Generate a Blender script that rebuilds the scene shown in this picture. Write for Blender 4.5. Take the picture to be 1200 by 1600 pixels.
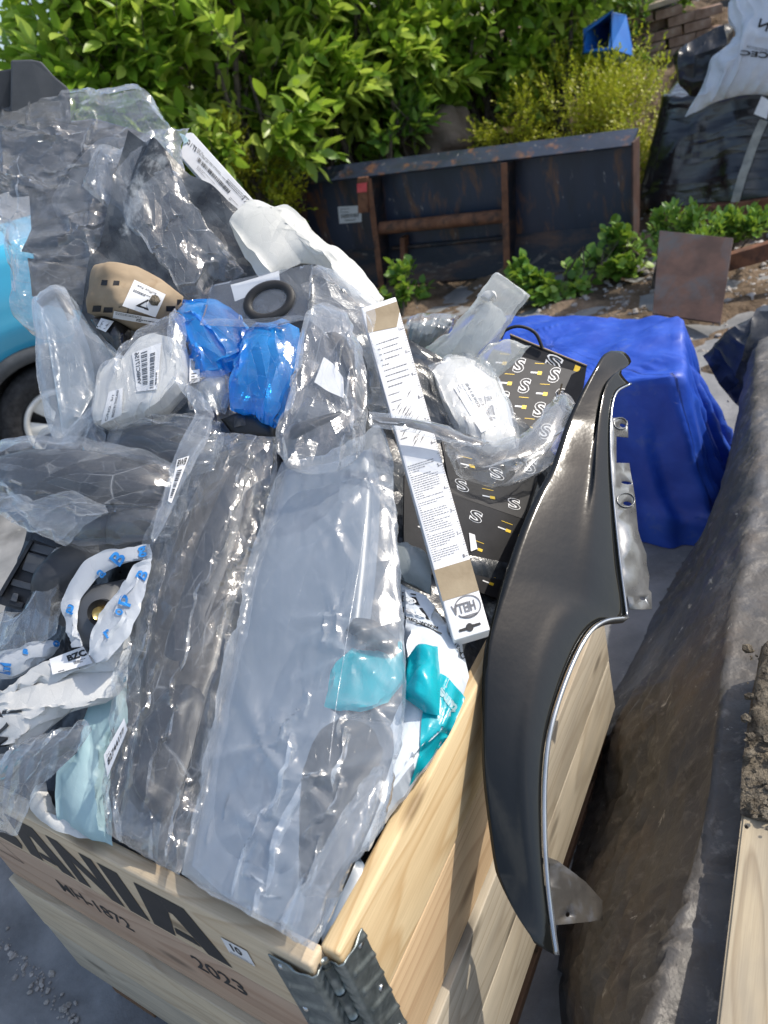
import bpy, bmesh, math, random
import numpy as np
from mathutils import Vector, Matrix
from mathutils.bvhtree import BVHTree

for o in list(bpy.data.objects):
    bpy.data.objects.remove(o)
SC = bpy.context.scene
COL = SC.collection
RAD = math.radians

# ------------------------------------------------------------------ camera
F, PITCH, ROLL = 1203.0, RAD(29.6), RAD(16.6)
CAM = np.array([0, 0, 1.44])
_r = np.array([1, 0, 0.]); _f = np.array([0, math.cos(PITCH), -math.sin(PITCH)]); _d = np.cross(_f, _r)
R0 = math.cos(ROLL) * _r + math.sin(ROLL) * _d
R1 = -math.sin(ROLL) * _r + math.cos(ROLL) * _d
R2 = _f
cd = bpy.data.cameras.new('camera'); cam = bpy.data.objects.new('camera', cd); COL.objects.link(cam)
cd.sensor_fit = 'HORIZONTAL'; cd.sensor_width = 36; cd.lens = 36 * F / 1200
cd.clip_start = 0.05; cd.clip_end = 400
cam.matrix_world = Matrix(((R0[0], -R1[0], -R2[0], CAM[0]), (R0[1], -R1[1], -R2[1], CAM[1]),
                           (R0[2], -R1[2], -R2[2], CAM[2]), (0, 0, 0, 1)))
SC.camera = cam
cd.dof.use_dof = True; cd.dof.focus_distance = 1.15; cd.dof.aperture_fstop = 8.0

# ------------------------------------------------------------------ light
SUN = Vector((0.97, 0.06, 0.0)).normalized() * math.cos(RAD(48)) + Vector((0, 0, math.sin(RAD(48))))
w = bpy.data.worlds.new('World'); SC.world = w; w.use_nodes = True
nt = w.node_tree
sky = nt.nodes.new('ShaderNodeTexSky'); sky.sky_type = 'NISHITA'; sky.sun_disc = False
sky.sun_elevation = RAD(48); sky.sun_rotation = math.atan2(SUN.x, SUN.y)
sky.air_density = 1.0; sky.dust_density = 2.0; sky.ozone_density = 1.0
# soft white clouds mixed in the open sky
tcw = nt.nodes.new('ShaderNodeTexCoord'); nzw = nt.nodes.new('ShaderNodeTexNoise')
nzw.inputs['Scale'].default_value = 2.2; nzw.inputs['Detail'].default_value = 7
rpw = nt.nodes.new('ShaderNodeValToRGB')
rpw.color_ramp.elements[0].position = .54; rpw.color_ramp.elements[1].position = .76
mxw = nt.nodes.new('ShaderNodeMixRGB'); mxw.inputs[2].default_value = (6.2, 6.6, 7.2, 1)
nt.links.new(tcw.outputs['Generated'], nzw.inputs['Vector']); nt.links.new(nzw.outputs['Fac'], rpw.inputs[0])
nt.links.new(rpw.outputs[0], mxw.inputs[0]); nt.links.new(sky.outputs[0], mxw.inputs[1])
bg = nt.nodes['Background']; bg.inputs['Strength'].default_value = 0.15
nt.links.new(mxw.outputs[0], bg.inputs[0])
sl = bpy.data.lights.new('sun', 'SUN'); sl.energy = 3.1; sl.angle = RAD(.53); sl.color = (1, .93, .82)
so = bpy.data.objects.new('sun', sl); COL.objects.link(so)
so.rotation_euler = SUN.to_track_quat('Z', 'Y').to_euler()
SC.view_settings.view_transform = 'Standard'; SC.view_settings.look = 'None'
SC.view_settings.exposure = 0.48; SC.view_settings.gamma = 1; SC.view_settings.use_curve_mapping = False
SC.cycles.use_denoising = True
SC.cycles.transparent_max_bounces = 24; SC.cycles.max_bounces = 6
SC.cycles.sample_clamp_indirect = 6

# ------------------------------------------------------------------ picture point -> point of the place
def rays(p):
    p = np.atleast_2d(np.asarray(p, float))
    d = R0[None] * ((p[:, :1] - 600) / F) + R1[None] * ((p[:, 1:2] - 800) / F) + R2[None]
    return d / np.linalg.norm(d, axis=1, keepdims=True)
def onz(p, z=0.0):
    d = rays(p); return CAM + d * ((np.asarray(z) - CAM[2]) / d[:, 2])[:, None]
def at(p, t):
    return CAM + rays(p) * np.atleast_1d(np.asarray(t, float))[:, None]
def onplane(p, p0, n):
    d = rays(p); return CAM + d * (((np.asarray(p0) - CAM) @ n) / (d @ n))[:, None]

# ------------------------------------------------------------------ crate frame and the heap's surface
YAW = .689
CA = np.array([-.185, .452, .6966]); E1 = np.array([-math.cos(YAW), math.sin(YAW), 0]); E2 = np.array([math.sin(YAW - .056), math.cos(YAW - .056), 0])
CW, CD, CH = .816, .932, .279
_M2 = np.linalg.inv(np.array([[E1[0], E2[0]], [E1[1], E2[1]]]))
def heap_z(x, y):
    q = np.stack([x - CA[0], y - CA[1]], -1) @ _M2.T
    u = np.clip(q[..., 0] / CW, -.25, 1.25); v = q[..., 1] / CD
    vv = np.where(v < 0, v, np.where(v < 1.1, v, 1.1 + (v - 1.1) * 1.0))
    s = np.clip(u * 1.15, 0, 1.2)
    return .655 + vv * (.17 + .62 * s)
def onheap(p, h=0.0):
    d = rays(p); h = np.broadcast_to(np.asarray(h, float), (len(d),))
    lo = np.full(len(d), .3); hi = np.full(len(d), 3.2)
    for t in np.linspace(.3, 3.2, 120):            # first crossing
        q = CAM + d * t
        below = q[:, 2] < heap_z(q[:, 0], q[:, 1]) + h
        fresh = below & (hi == 3.2); hi[fresh] = t; lo[fresh] = t - 2.9 / 119
    for _ in range(22):
        m = (lo + hi) / 2; q = CAM + d * m[:, None]
        b = q[:, 2] < heap_z(q[:, 0], q[:, 1]) + h
        hi = np.where(b, m, hi); lo = np.where(b, lo, m)
    return CAM + d * hi[:, None]

# ------------------------------------------------------------------ objects
def wloc(o):
    v = Vector((0, 0, 0))
    while o is not None:
        v += o.location; o = o.parent
    return np.array(v)
def thing(name, label, cat, loc, group=None):
    o = bpy.data.objects.new(name, None); COL.objects.link(o); o.location = Vector(loc); o.empty_display_size = .05
    o['label'] = label; o['category'] = cat
    if group: o['group'] = group
    return o
def tag(o, label, cat, group=None):
    o['label'] = label; o['category'] = cat
    if group: o['group'] = group
    return o
def struct(o, kind='structure'):
    o['kind'] = kind; return o
def mesh(name, verts, faces, m, parent=None, smooth=True, uv=None, origin=None):
    verts = np.asarray(verts, float)
    base = wloc(parent) if parent is not None else np.zeros(3)
    off = np.zeros(3)
    if origin is not None: off = np.asarray(origin, float) - base
    elif parent is None: off = verts.mean(0)
    else:
        off = verts.mean(0) - base
    me = bpy.data.meshes.new(name)
    me.from_pydata((verts - base - off).tolist(), [], [list(map(int, f)) for f in faces])
    if uv is not None:
        l = me.uv_layers.new(name='UVMap'); idx = np.empty(len(me.loops), int); me.loops.foreach_get('vertex_index', idx)
        l.data.foreach_set('uv', np.asarray(uv, np.float32)[idx].ravel())
    if smooth: me.polygons.foreach_set('use_smooth', [True] * len(me.polygons))
    for mm in (m if isinstance(m, (list, tuple)) else [m]): me.materials.append(mm)
    o = bpy.data.objects.new(name, me); COL.objects.link(o)
    o.parent = parent; o.location = Vector(off)
    me.update()
    return o
def grid_faces(nu, nv, base=0, flip=False):
    i = np.arange(nu - 1)[:, None] * nv + np.arange(nv - 1)[None]
    f = np.stack([i, i + nv, i + nv + 1, i + 1], -1).reshape(-1, 4) + base
    return f[:, ::-1] if flip else f
def hexa(c):            # eight corners, bottom four then top four
    return c, [(0, 3, 2, 1), (4, 5, 6, 7), (0, 1, 5, 4), (1, 2, 6, 5), (2, 3, 7, 6), (3, 0, 4, 7)]
def bevel(o, w=.002, seg=2):
    bm = bmesh.new(); bm.from_mesh(o.data)
    bmesh.ops.recalc_face_normals(bm, faces=bm.faces)
    bmesh.ops.bevel(bm, geom=bm.edges, offset=w, segments=seg, affect='EDGES', profile=.6, clamp_overlap=True)
    bm.to_mesh(o.data); bm.free(); return o
def hexobj(name, fn, u, v, w, m, parent, bev=0.0015, smooth=False, jit=0, rng=None):
    c = [fn(a, b, cc) for cc in w for (a, b) in ((u[0], v[0]), (u[1], v[0]), (u[1], v[1]), (u[0], v[1]))]
    V, Fc = hexa(c)
    o = mesh(name, V, Fc, m, parent, smooth)
    bm = bmesh.new(); bm.from_mesh(o.data); bmesh.ops.recalc_face_normals(bm, faces=bm.faces)
    if bev: bmesh.ops.bevel(bm, geom=bm.edges, offset=bev, segments=2, affect='EDGES', profile=.6, clamp_overlap=True)
    bm.to_mesh(o.data); bm.free()
    return o
def board_uv(o, fn_inv):   # metres along / across in UV
    me = o.data; l = me.uv_layers.new(name='UVMap'); b = wloc(o)
    for lp in me.loops:
        p = np.array(me.vertices[lp.vertex_index].co) + b
        l.data[lp.index].uv = fn_inv(p)
def smooth_path(P, n):
    P = np.asarray(P, float)
    if len(P) == 2: return P[0] + (P[1] - P[0]) * np.linspace(0, 1, n)[:, None]
    Q = np.vstack([2 * P[0] - P[1], P, 2 * P[-1] - P[-2]])
    out = []
    for i in range(1, len(Q) - 2):
        a, b, c, d = Q[i - 1:i + 3]; t = np.linspace(0, 1, 24, endpoint=False)[:, None]
        out.append(.5 * ((2 * b) + (-a + c) * t + (2 * a - 5 * b + 4 * c - d) * t ** 2 + (-a + 3 * b - 3 * c + d) * t ** 3))
    out = np.vstack(out + [P[-1:]])
    s = np.r_[0, np.cumsum(np.linalg.norm(np.diff(out, axis=0), axis=1))]
    return np.stack([np.interp(np.linspace(0, s[-1], n), s, out[:, k]) for k in range(out.shape[1])], -1)
def ragged(P, n, rng, amp):
    P = np.asarray(P, float); s = np.r_[0, np.cumsum(np.linalg.norm(np.diff(P, axis=0), axis=1))]
    q = np.linspace(0, s[-1], n); L = np.stack([np.interp(q, s, P[:, k]) for k in (0, 1)], -1)
    S = smooth_path(P, n); L = .55 * L + .45 * S
    k = np.linspace(0, s[-1] / 34, max(3, int(s[-1] / 34) + 1)); j = rng.normal(0, 1, (len(k), 2)); k2 = np.linspace(0, k[-1], max(3, int(s[-1] / 11) + 1)); j2 = rng.normal(0, .45, (len(k2), 2))
    w_ = np.minimum(1, 6 * np.minimum(np.linspace(0, 1, n), np.linspace(1, 0, n)))[:, None] * amp
    return L + w_ * (np.stack([np.interp(q / 34, k, j[:, a]) for a in (0, 1)], -1) + np.stack([np.interp(q / 34, k2, j2[:, a]) for a in (0, 1)], -1))
def coons(pts, corners, nu, nv, rag=0.0, seed=0):
    n = len(pts); P = [np.asarray(p, float) for p in pts]
    def side(a, b):
        r = [P[a]]; i = a
        while i != b: i = (i + 1) % n; r.append(P[i])
        return np.array(r)
    a, b, c, d = corners
    sp = smooth_path if not rag else (lambda Q, k, r=np.random.default_rng(seed): ragged(Q, k, r, rag))
    bot = sp(side(a, b), nu); rgt = sp(side(b, c), nv)
    top = sp(side(c, d), nu)[::-1]; lft = sp(side(d, a), nv)[::-1]
    u = np.linspace(0, 1, nu)[:, None, None]; v = np.linspace(0, 1, nv)[None, :, None]
    g = (1 - v) * bot[:, None] + v * top[:, None] + (1 - u) * lft[None] + u * rgt[None] \
        - ((1 - u) * (1 - v) * bot[0] + u * (1 - v) * bot[-1] + u * v * top[-1] + (1 - u) * v * top[0])
    return g
def creases(x, y, rng, n, lam, amp, ext, angle=None, spread=1.6):
    h = np.zeros_like(x); x0, x1, y0, y1 = x.min(), x.max(), y.min(), y.max()
    for _ in range(n):
        cx, cy = rng.uniform(x0, x1), rng.uniform(y0, y1)
        th = rng.uniform(0, math.pi) if angle is None else angle + rng.normal(0, spread)
        c, s = math.cos(th), math.sin(th)
        a = (x - cx) * c + (y - cy) * s; b = -(x - cx) * s + (y - cy) * c
        L = ext * rng.uniform(.5, 1.5); b = b + .25 * L * rng.uniform(-1, 1) * (a / L) ** 2
        l1 = lam * rng.uniform(.5, 1.6); l2 = l1 * rng.choice([.25, .5, 1, 2])
        t = np.where(b > 0, np.maximum(0, 1 - b / l1), np.maximum(0, 1 + b / l2))
        h += amp * rng.uniform(-.6, 1) * t * np.exp(-(a / L) ** 2 * 2)
    return h
def buckle(P, rest_u, rest_v, rest_d, rest_e, floor, pinxy, its, pull, bend, lo=None):
    """lay an over-long film: stretch and shear kept, slack goes into folds (no two pairs of one pass share a point)"""
    nu, nv = P.shape[:2]; X0 = P[..., :2].copy()
    def pas(a, b, r, k):
        d = b - a; l = np.sqrt((d * d).sum(-1)) + 1e-9; c = d * (k * .5 * (l - r) / l)[..., None]
        a += c; b -= c
    for it in range(its):
        P[..., 2] -= pull
        for o in (0, 1):
            m = (nu - o) // 2 * 2; pas(P[o:o + m:2], P[o + 1:o + m:2], rest_u[o:o + m:2], 1.0)
            m = (nv - o) // 2 * 2; pas(P[:, o:o + m:2], P[:, o + 1:o + m:2], rest_v[:, o:o + m:2], 1.0)
        for o in (0, 1):
            m = (nu - o) // 2 * 2
            pas(P[o:o + m:2, :-1], P[o + 1:o + m:2, 1:], rest_d[o:o + m:2], .6)
            pas(P[o:o + m:2, 1:], P[o + 1:o + m:2, :-1], rest_e[o:o + m:2], .6)
        if bend:
            mu = (P[:-2] + P[2:]) / 2; P[1:-1] += (mu - P[1:-1]) * bend
            mv = (P[:, :-2] + P[:, 2:]) / 2; P[:, 1:-1] += (mv - P[:, 1:-1]) * bend
        P[..., 2] = np.maximum(P[..., 2], floor)
        P[..., :2] += (X0 - P[..., :2]) * pinxy[..., None]
    return P
def crumple(X, Y, D, floor, ex, rng, its=(110, 45), hem=1.0, exf=None, swap=0):
    nu, nv = X.shape; cu, cv = max(8, nu // 2 + 1), max(8, nv // 2 + 1)
    def rs(A, a, b):
        i = np.linspace(0, A.shape[0] - 1, a); j = np.linspace(0, A.shape[1] - 1, b)
        i0 = np.minimum(i.astype(int), A.shape[0] - 2); j0 = np.minimum(j.astype(int), A.shape[1] - 2); fi = (i - i0)[:, None]; fj = (j - j0)[None]
        if A.ndim == 3: fi = fi[..., None]; fj = fj[..., None]
        return (A[i0][:, j0] * (1 - fi) + A[i0 + 1][:, j0] * fi) * (1 - fj) + (A[i0][:, j0 + 1] * (1 - fi) + A[i0 + 1][:, j0 + 1] * fi) * fj
    ff = rng.uniform(.0, .5, (9, 9)); fv = rng.uniform(.3, 2.6, (9, 9))
    if swap == 1: ff, fv = fv, ff
    if swap == 2: ff = rng.uniform(.1, 1.6, (9, 9)); fv = rng.uniform(.1, 1.6, (9, 9))
    P = None
    for lvl, (a, b) in enumerate(((cu, cv), (nu, nv))):
        Xl, Yl, Dl, Fl = rs(X, a, b), rs(Y, a, b), rs(D, a, b), rs(floor, a, b)
        B = np.stack([Xl, Yl, Fl], -1); e = 1 + ex * rs(ff, a, b); ev = 1 + ex * rs(fv, a, b)
        if exf is not None: k = rs(exf, a, b); e = 1 + (e - 1) * k; ev = 1 + (ev - 1) * k
        ru = np.linalg.norm(B[1:] - B[:-1], axis=-1) * (e[1:]); rv = np.linalg.norm(B[:, 1:] - B[:, :-1], axis=-1) * (ev[:, 1:])
        rd = np.linalg.norm(B[1:, 1:] - B[:-1, :-1], axis=-1) * (e + ev)[1:, 1:] / 2; re = np.linalg.norm(B[1:, :-1] - B[:-1, 1:], axis=-1) * (e + ev)[1:, 1:] / 2
        pin = np.full((a, b), .004); pin[0] = pin[-1] = hem; pin[:, 0] = pin[:, -1] = hem
        if lvl == 0:
            P = np.stack([Xl, Yl, np.maximum(Dl, Fl) + rng.normal(0, .003, (a, b))], -1)
        else:
            P = rs(P, a, b); P[..., 2] += rng.normal(0, .0008, (a, b))
        P = buckle(P, ru, rv, rd, re, Fl, pin, its[lvl], .0004 if lvl == 0 else .0001, (.012, .004)[lvl])
    return P
SEED = [7]
def patch(name, pts, corners, m, parent=None, h=0.0, thick=.0, back=True, cr=(0, 0, 0), res=.004, pow_=2.0, surf=None, angle=None, spread=1.6,
          edge=.0, und=0.0, uvs=False, backthick=.15, maxn=150, ex=0.0, ffl=.75, soft=False, exf=None, profx=None, stars=(), iso=False):
    """a soft or stiff sheet / pillow: outline, base surface, thickness and creases (number, width, height)."""
    SEED[0] += 1; rng = np.random.default_rng(SEED[0])
    nu = nv = 12
    for it in range(2):
        g = coons(pts, corners, nu, nv, 0.0 if soft else (2.2 if ex > .04 else .35), SEED[0]); flat = g.reshape(-1, 2)
        uu = np.repeat(np.linspace(0, 1, nu), nv); vv = np.tile(np.linspace(0, 1, nv), nu)
        if surf is None:
            hh = h if np.isscalar(h) else ((1 - uu) * (1 - vv) * h[0] + uu * (1 - vv) * h[1] + uu * vv * h[2] + (1 - uu) * vv * h[3])
            B = onheap(flat, hh)
        else: B = surf(flat)
        G = B.reshape(nu, nv, 3)
        if it == 0:
            lu = np.linalg.norm(np.diff(G, axis=0), axis=2).sum(0).mean(); lv = np.linalg.norm(np.diff(G, axis=1), axis=2).sum(1).mean()
            nu = int(np.clip(lu / res, 6, maxn)); nv = int(np.clip(lv / res, 6, maxn))
    du = np.gradient(G, axis=0); dv = np.gradient(G, axis=1)
    N = np.cross(du, dv); N /= np.linalg.norm(N, axis=2, keepdims=True) + 1e-9
    Nm = N.mean((0, 1)); Nm /= np.linalg.norm(Nm)
    if Nm @ (CAM - G.mean((0, 1))) < 0: Nm = -Nm
    c = G.mean((0, 1)); ax = G[-1, nv // 2] - G[0, nv // 2]; ax -= Nm * (ax @ Nm); ax /= np.linalg.norm(ax); ay = np.cross(Nm, ax)
    X = (G - c) @ ax; Y = (G - c) @ ay
    U = uu.reshape(nu, nv); Vv = vv.reshape(nu, nv)
    pu = 1 - np.abs(2 * U - 1) ** pow_; pv = 1 - np.abs(2 * Vv - 1) ** pow_
    prof = np.sqrt(np.clip(pu, 0, 1) * np.clip(pv, 0, 1))
    D = thick * (prof if profx is None else profx(U, Vv))
    if und: 
        for k in range(5):
            th = rng.uniform(0, 6.28); lam = rng.uniform(.06, .16); D = D + und * .4 * np.sin((X * math.cos(th) + Y * math.sin(th)) * 6.28 / lam + rng.uniform(0, 6)) * (prof * .8 + .2)
    n, lam, amp = cr
    if n:
        C = creases(X, Y, rng, int(n * .35), lam * 2.2, amp * 1.5, .20, angle, spread) + creases(X, Y, rng, int(n * .7), lam, amp * .8, .12, angle, spread) \
            + creases(X, Y, rng, int(n * 1.2), lam * .4, amp * .26, .06, angle, spread)
        D = D + C * (edge + (1 - edge) * np.clip(prof * 1.8, 0, 1))
    if ex:
        W3 = crumple(X, Y, D, thick * ffl * prof, ex, rng, exf=None if exf is None else exf(U, Vv), swap=2 if iso else int(lv > lu * 1.15))
        T = c + ax * W3[..., :1] + ay * W3[..., 1:2] + Nm * (W3[..., 2:3] + ((G - c) @ Nm)[..., None])
    else: T = G + Nm * D[..., None]
    for (su, sv, sn, sl_, sa_) in stars:          # folds running out from a pinched point
        iu, iv = int(su * (nu - 1)), int(sv * (nv - 1)); x0, y0 = X[iu, iv], Y[iu, iv]; S = np.zeros_like(X); a0 = rng.uniform(0, 6.28)
        for k in range(sn):
            th = a0 + 6.283 * (k + rng.uniform(-.3, .3)) / sn; L = sl_ * rng.uniform(.5, 1.3); a_ = (X - x0) * math.cos(th) + (Y - y0) * math.sin(th); b_ = -(X - x0) * math.sin(th) + (Y - y0) * math.cos(th)
            wd = .006 + .16 * np.clip(a_, 0, None); S = np.maximum(S, np.maximum(0, 1 - np.abs(b_) / wd) * np.clip(1 - a_ / L, 0, 1) * (a_ > -.004) * rng.uniform(.5, 1))
        T = T + Nm * (S * sa_ * np.clip(prof * 2, 0, 1))[..., None]
    # wander of the hem
    V = T.reshape(-1, 3); Fc = grid_faces(nu, nv)
    uv = np.stack([X.ravel(), Y.ravel()] if lu * 1.15 >= lv else [Y.ravel(), X.ravel()], -1)
    if back:
        Bk = G - Nm * (backthick * thick * prof + .0012 * np.minimum(1, 12 * np.minimum(pu, pv)))[..., None] * 1.0
        # the back sheet on a coarser grid would leave gaps: same grid, inner points only
        V = np.vstack([V, Bk.reshape(-1, 3)])
        Fc = np.vstack([Fc, grid_faces(nu, nv, nu * nv, True)])
        uv = np.vstack([uv, uv])
        ring = np.r_[np.arange(nu) * nv, (nu - 1) * nv + np.arange(1, nv), (np.arange(nu - 1)[::-1]) * nv + nv - 1, np.arange(1, nv - 1)[::-1]]
        nx = np.r_[ring[1:], ring[:1]]
        Fc = np.vstack([Fc, np.stack([ring, nx, nx + nu * nv, ring + nu * nv], -1)])
    o = mesh(name, V, Fc, m, parent, True, uv)
    bm = bmesh.new(); bm.from_mesh(o.data); bmesh.ops.recalc_face_normals(bm, faces=bm.faces); bm.to_mesh(o.data); bm.free()
    if ex > .03: o.data.set_sharp_from_angle(angle=RAD(38))
    return o
def bvh_of(*objs):
    V = []; P = []
    for o in objs:
        b = len(V); wl = wloc(o)
        V += [Vector(np.array(v.co) + wl) for v in o.data.vertices]; P += [[b + i for i in p.vertices] for p in o.data.polygons]
    return BVHTree.FromPolygons(V, P)
def drop(bvh, p, off, fallback=None):
    """picture points laid on a surface already built, lifted by off towards the viewer"""
    d = rays(p); ts = []
    for k in range(len(d)):
        hit = bvh.ray_cast(Vector(CAM), Vector(d[k])); ts.append(hit[3] if hit[0] is not None else np.nan)
    ts = np.array(ts, float); ok = ~np.isnan(ts); q = np.atleast_2d(np.asarray(p, float))
    if not ok.any(): ts[:] = np.linalg.norm(fallback - CAM) if fallback is not None else 1.0
    else:
        for k in np.where(~ok)[0]: ts[k] = ts[ok][np.argmin(((q[ok] - q[k]) ** 2).sum(1))]
    return CAM + d * (ts - off)[:, None]
def quadmap(q, uv):
    q = np.asarray(q, float); u = uv[:, :1]; v = uv[:, 1:2]
    return q[0] * (1 - u) * (1 - v) + q[1] * u * (1 - v) + q[2] * u * v + q[3] * (1 - u) * v
def sticker(name, q, bvh, m, parent, off=.0012, n=(10, 8), thick=.0006):
    """paper label: q = corners bl, br, tr, tl in the picture"""
    uu, vv = np.meshgrid(np.linspace(0, 1, n[0]), np.linspace(0, 1, n[1]), indexing='ij')
    uv = np.stack([uu.ravel(), vv.ravel()], -1)
    P = drop(bvh, quadmap(q, uv), off)
    # ease bumps so that the paper stays stiff
    G = P.reshape(n[0], n[1], 3); t = np.linalg.norm(G - CAM, axis=2)
    A = np.c_[np.ones(uv.shape[0]), uv, uv ** 2, uv[:, :1] * uv[:, 1:]]
    fit = (A @ np.linalg.lstsq(A, t.ravel(), rcond=None)[0])
    lift = max(0, np.percentile(fit - t.ravel(), 92))
    d = rays(quadmap(q, uv)); P = CAM + d * (fit - lift)[:, None]
    Fc = grid_faces(n[0], n[1])
    o = mesh(name, P, Fc, m, parent, True, uv)
    return o
def glyphs(txt, bold=0.0, shear=0):
    cu = bpy.data.curves.new('t', 'FONT'); cu.body = txt; cu.offset = bold; cu.shear = shear; cu.resolution_u = 3
    ob = bpy.data.objects.new('t', cu); COL.objects.link(ob)
    dg = bpy.context.evaluated_depsgraph_get(); me = bpy.data.meshes.new_from_object(ob.evaluated_get(dg))
    V = np.array([v.co[:2] for v in me.vertices]); Fc = [list(p.vertices) for p in me.polygons]
    bpy.data.objects.remove(ob); bpy.data.curves.remove(cu); bpy.data.meshes.remove(me)
    lo, hi = V.min(0), V.max(0)
    return (V - lo) / (hi - lo + 1e-9), Fc
_gl = {}
class Print:
    """flat print gathered in the unit square of a label and laid on it as one part"""
    def __init__(s): s.V = []; s.F = []; s.n = 0
    def add(s, V, Fc):
        s.V.append(np.asarray(V, float)); s.F += [[i + s.n for i in f] for f in Fc]; s.n += len(V)
    def rect(s, x0, y0, x1, y1): s.add([(x0, y0), (x1, y0), (x1, y1), (x0, y1)], [(0, 1, 2, 3)])
    def poly(s, P): s.add(P, [tuple(range(len(P)))])
    def line(s, a, b, wd):
        a, b = np.array(a, float), np.array(b, float); d = b - a; n = np.array([-d[1], d[0]]) / (np.linalg.norm(d) + 1e-9) * wd / 2
        s.add([a - n, b - n, b + n, a + n], [(0, 1, 2, 3)])
    def text(s, txt, q, bold=0.0):
        k = (txt, bold)
        if k not in _gl: _gl[k] = glyphs(txt, bold)
        V, Fc = _gl[k]; s.add(quadmap(q, V), Fc)
    def box(s, txt, x0, y0, x1, y1, bold=0.0): s.text(txt, [(x0, y0), (x1, y0), (x1, y1), (x0, y1)], bold)
    def bars(s, x0, y0, x1, y1, n, rng, vert=True):
        e = np.cumsum(rng.uniform(.5, 2, 2 * n)); e = e / e[-1]
        for i in range(n):
            a = e[2 * i - 1] if i else 0; b = e[2 * i]
            if vert: s.rect(x0 + a * (x1 - x0), y0, x0 + b * (x1 - x0), y1)
            else: s.rect(x0, y0 + a * (y1 - y0), x1, y0 + b * (y1 - y0))
    def scribble(s, x0, y0, x1, y1, rows, rng, fill=.5, horiz=True):
        for r in range(rows):
            a = 0.0
            while a < 1 - 1e-3:
                L = rng.uniform(.03, .12); b = min(1, a + L)
                q0, q1 = (r + .5 - fill / 2) / rows, (r + .5 + fill / 2) / rows
                if horiz: s.rect(x0 + a * (x1 - x0), y0 + q0 * (y1 - y0), x0 + b * (x1 - x0), y0 + q1 * (y1 - y0))
                else: s.rect(x0 + q0 * (x1 - x0), y0 + a * (y1 - y0), x0 + q1 * (x1 - x0), y0 + b * (y1 - y0))
                a = b + rng.uniform(.012, .03)
                if rng.random() < .06: a = 1
    def lay(s, name, q, bvh, m, parent, off=.0008):
        uv = np.vstack(s.V); P = drop(bvh, quadmap(q, uv), off)
        return mesh(name, P, s.F, m, parent, False)
def tube(name, P, r, m, parent=None, seg=10, closed=False, caps=True):
    P = np.asarray(P, float); n = len(P); r = np.broadcast_to(np.asarray(r, float), (n,))
    T = np.gradient(P, axis=0) if not closed else np.roll(P, -1, 0) - np.roll(P, 1, 0)
    T /= np.linalg.norm(T, axis=1, keepdims=True) + 1e-9
    up = np.array([0, 0, 1.]) if abs(T[0, 2]) < .9 else np.array([1., 0, 0])
    V = []
    for i in range(n):
        a = np.cross(T[i], up); a /= np.linalg.norm(a) + 1e-9; b = np.cross(a, T[i])
        for k in range(seg):
            an = 6.2832 * k / seg; V.append(P[i] + r[i] * (math.cos(an) * a + math.sin(an) * b))
    Fc = []
    for i in range(n if closed else n - 1):
        j = (i + 1) % n
        for k in range(seg):
            l = (k + 1) % seg; Fc.append((i * seg + k, j * seg + k, j * seg + l, i * seg + l))
    if not closed and caps: Fc += [tuple(range(seg))[::-1], tuple((n - 1) * seg + k for k in range(seg))]
    return mesh(name, V, Fc, m, parent, True)
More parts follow.
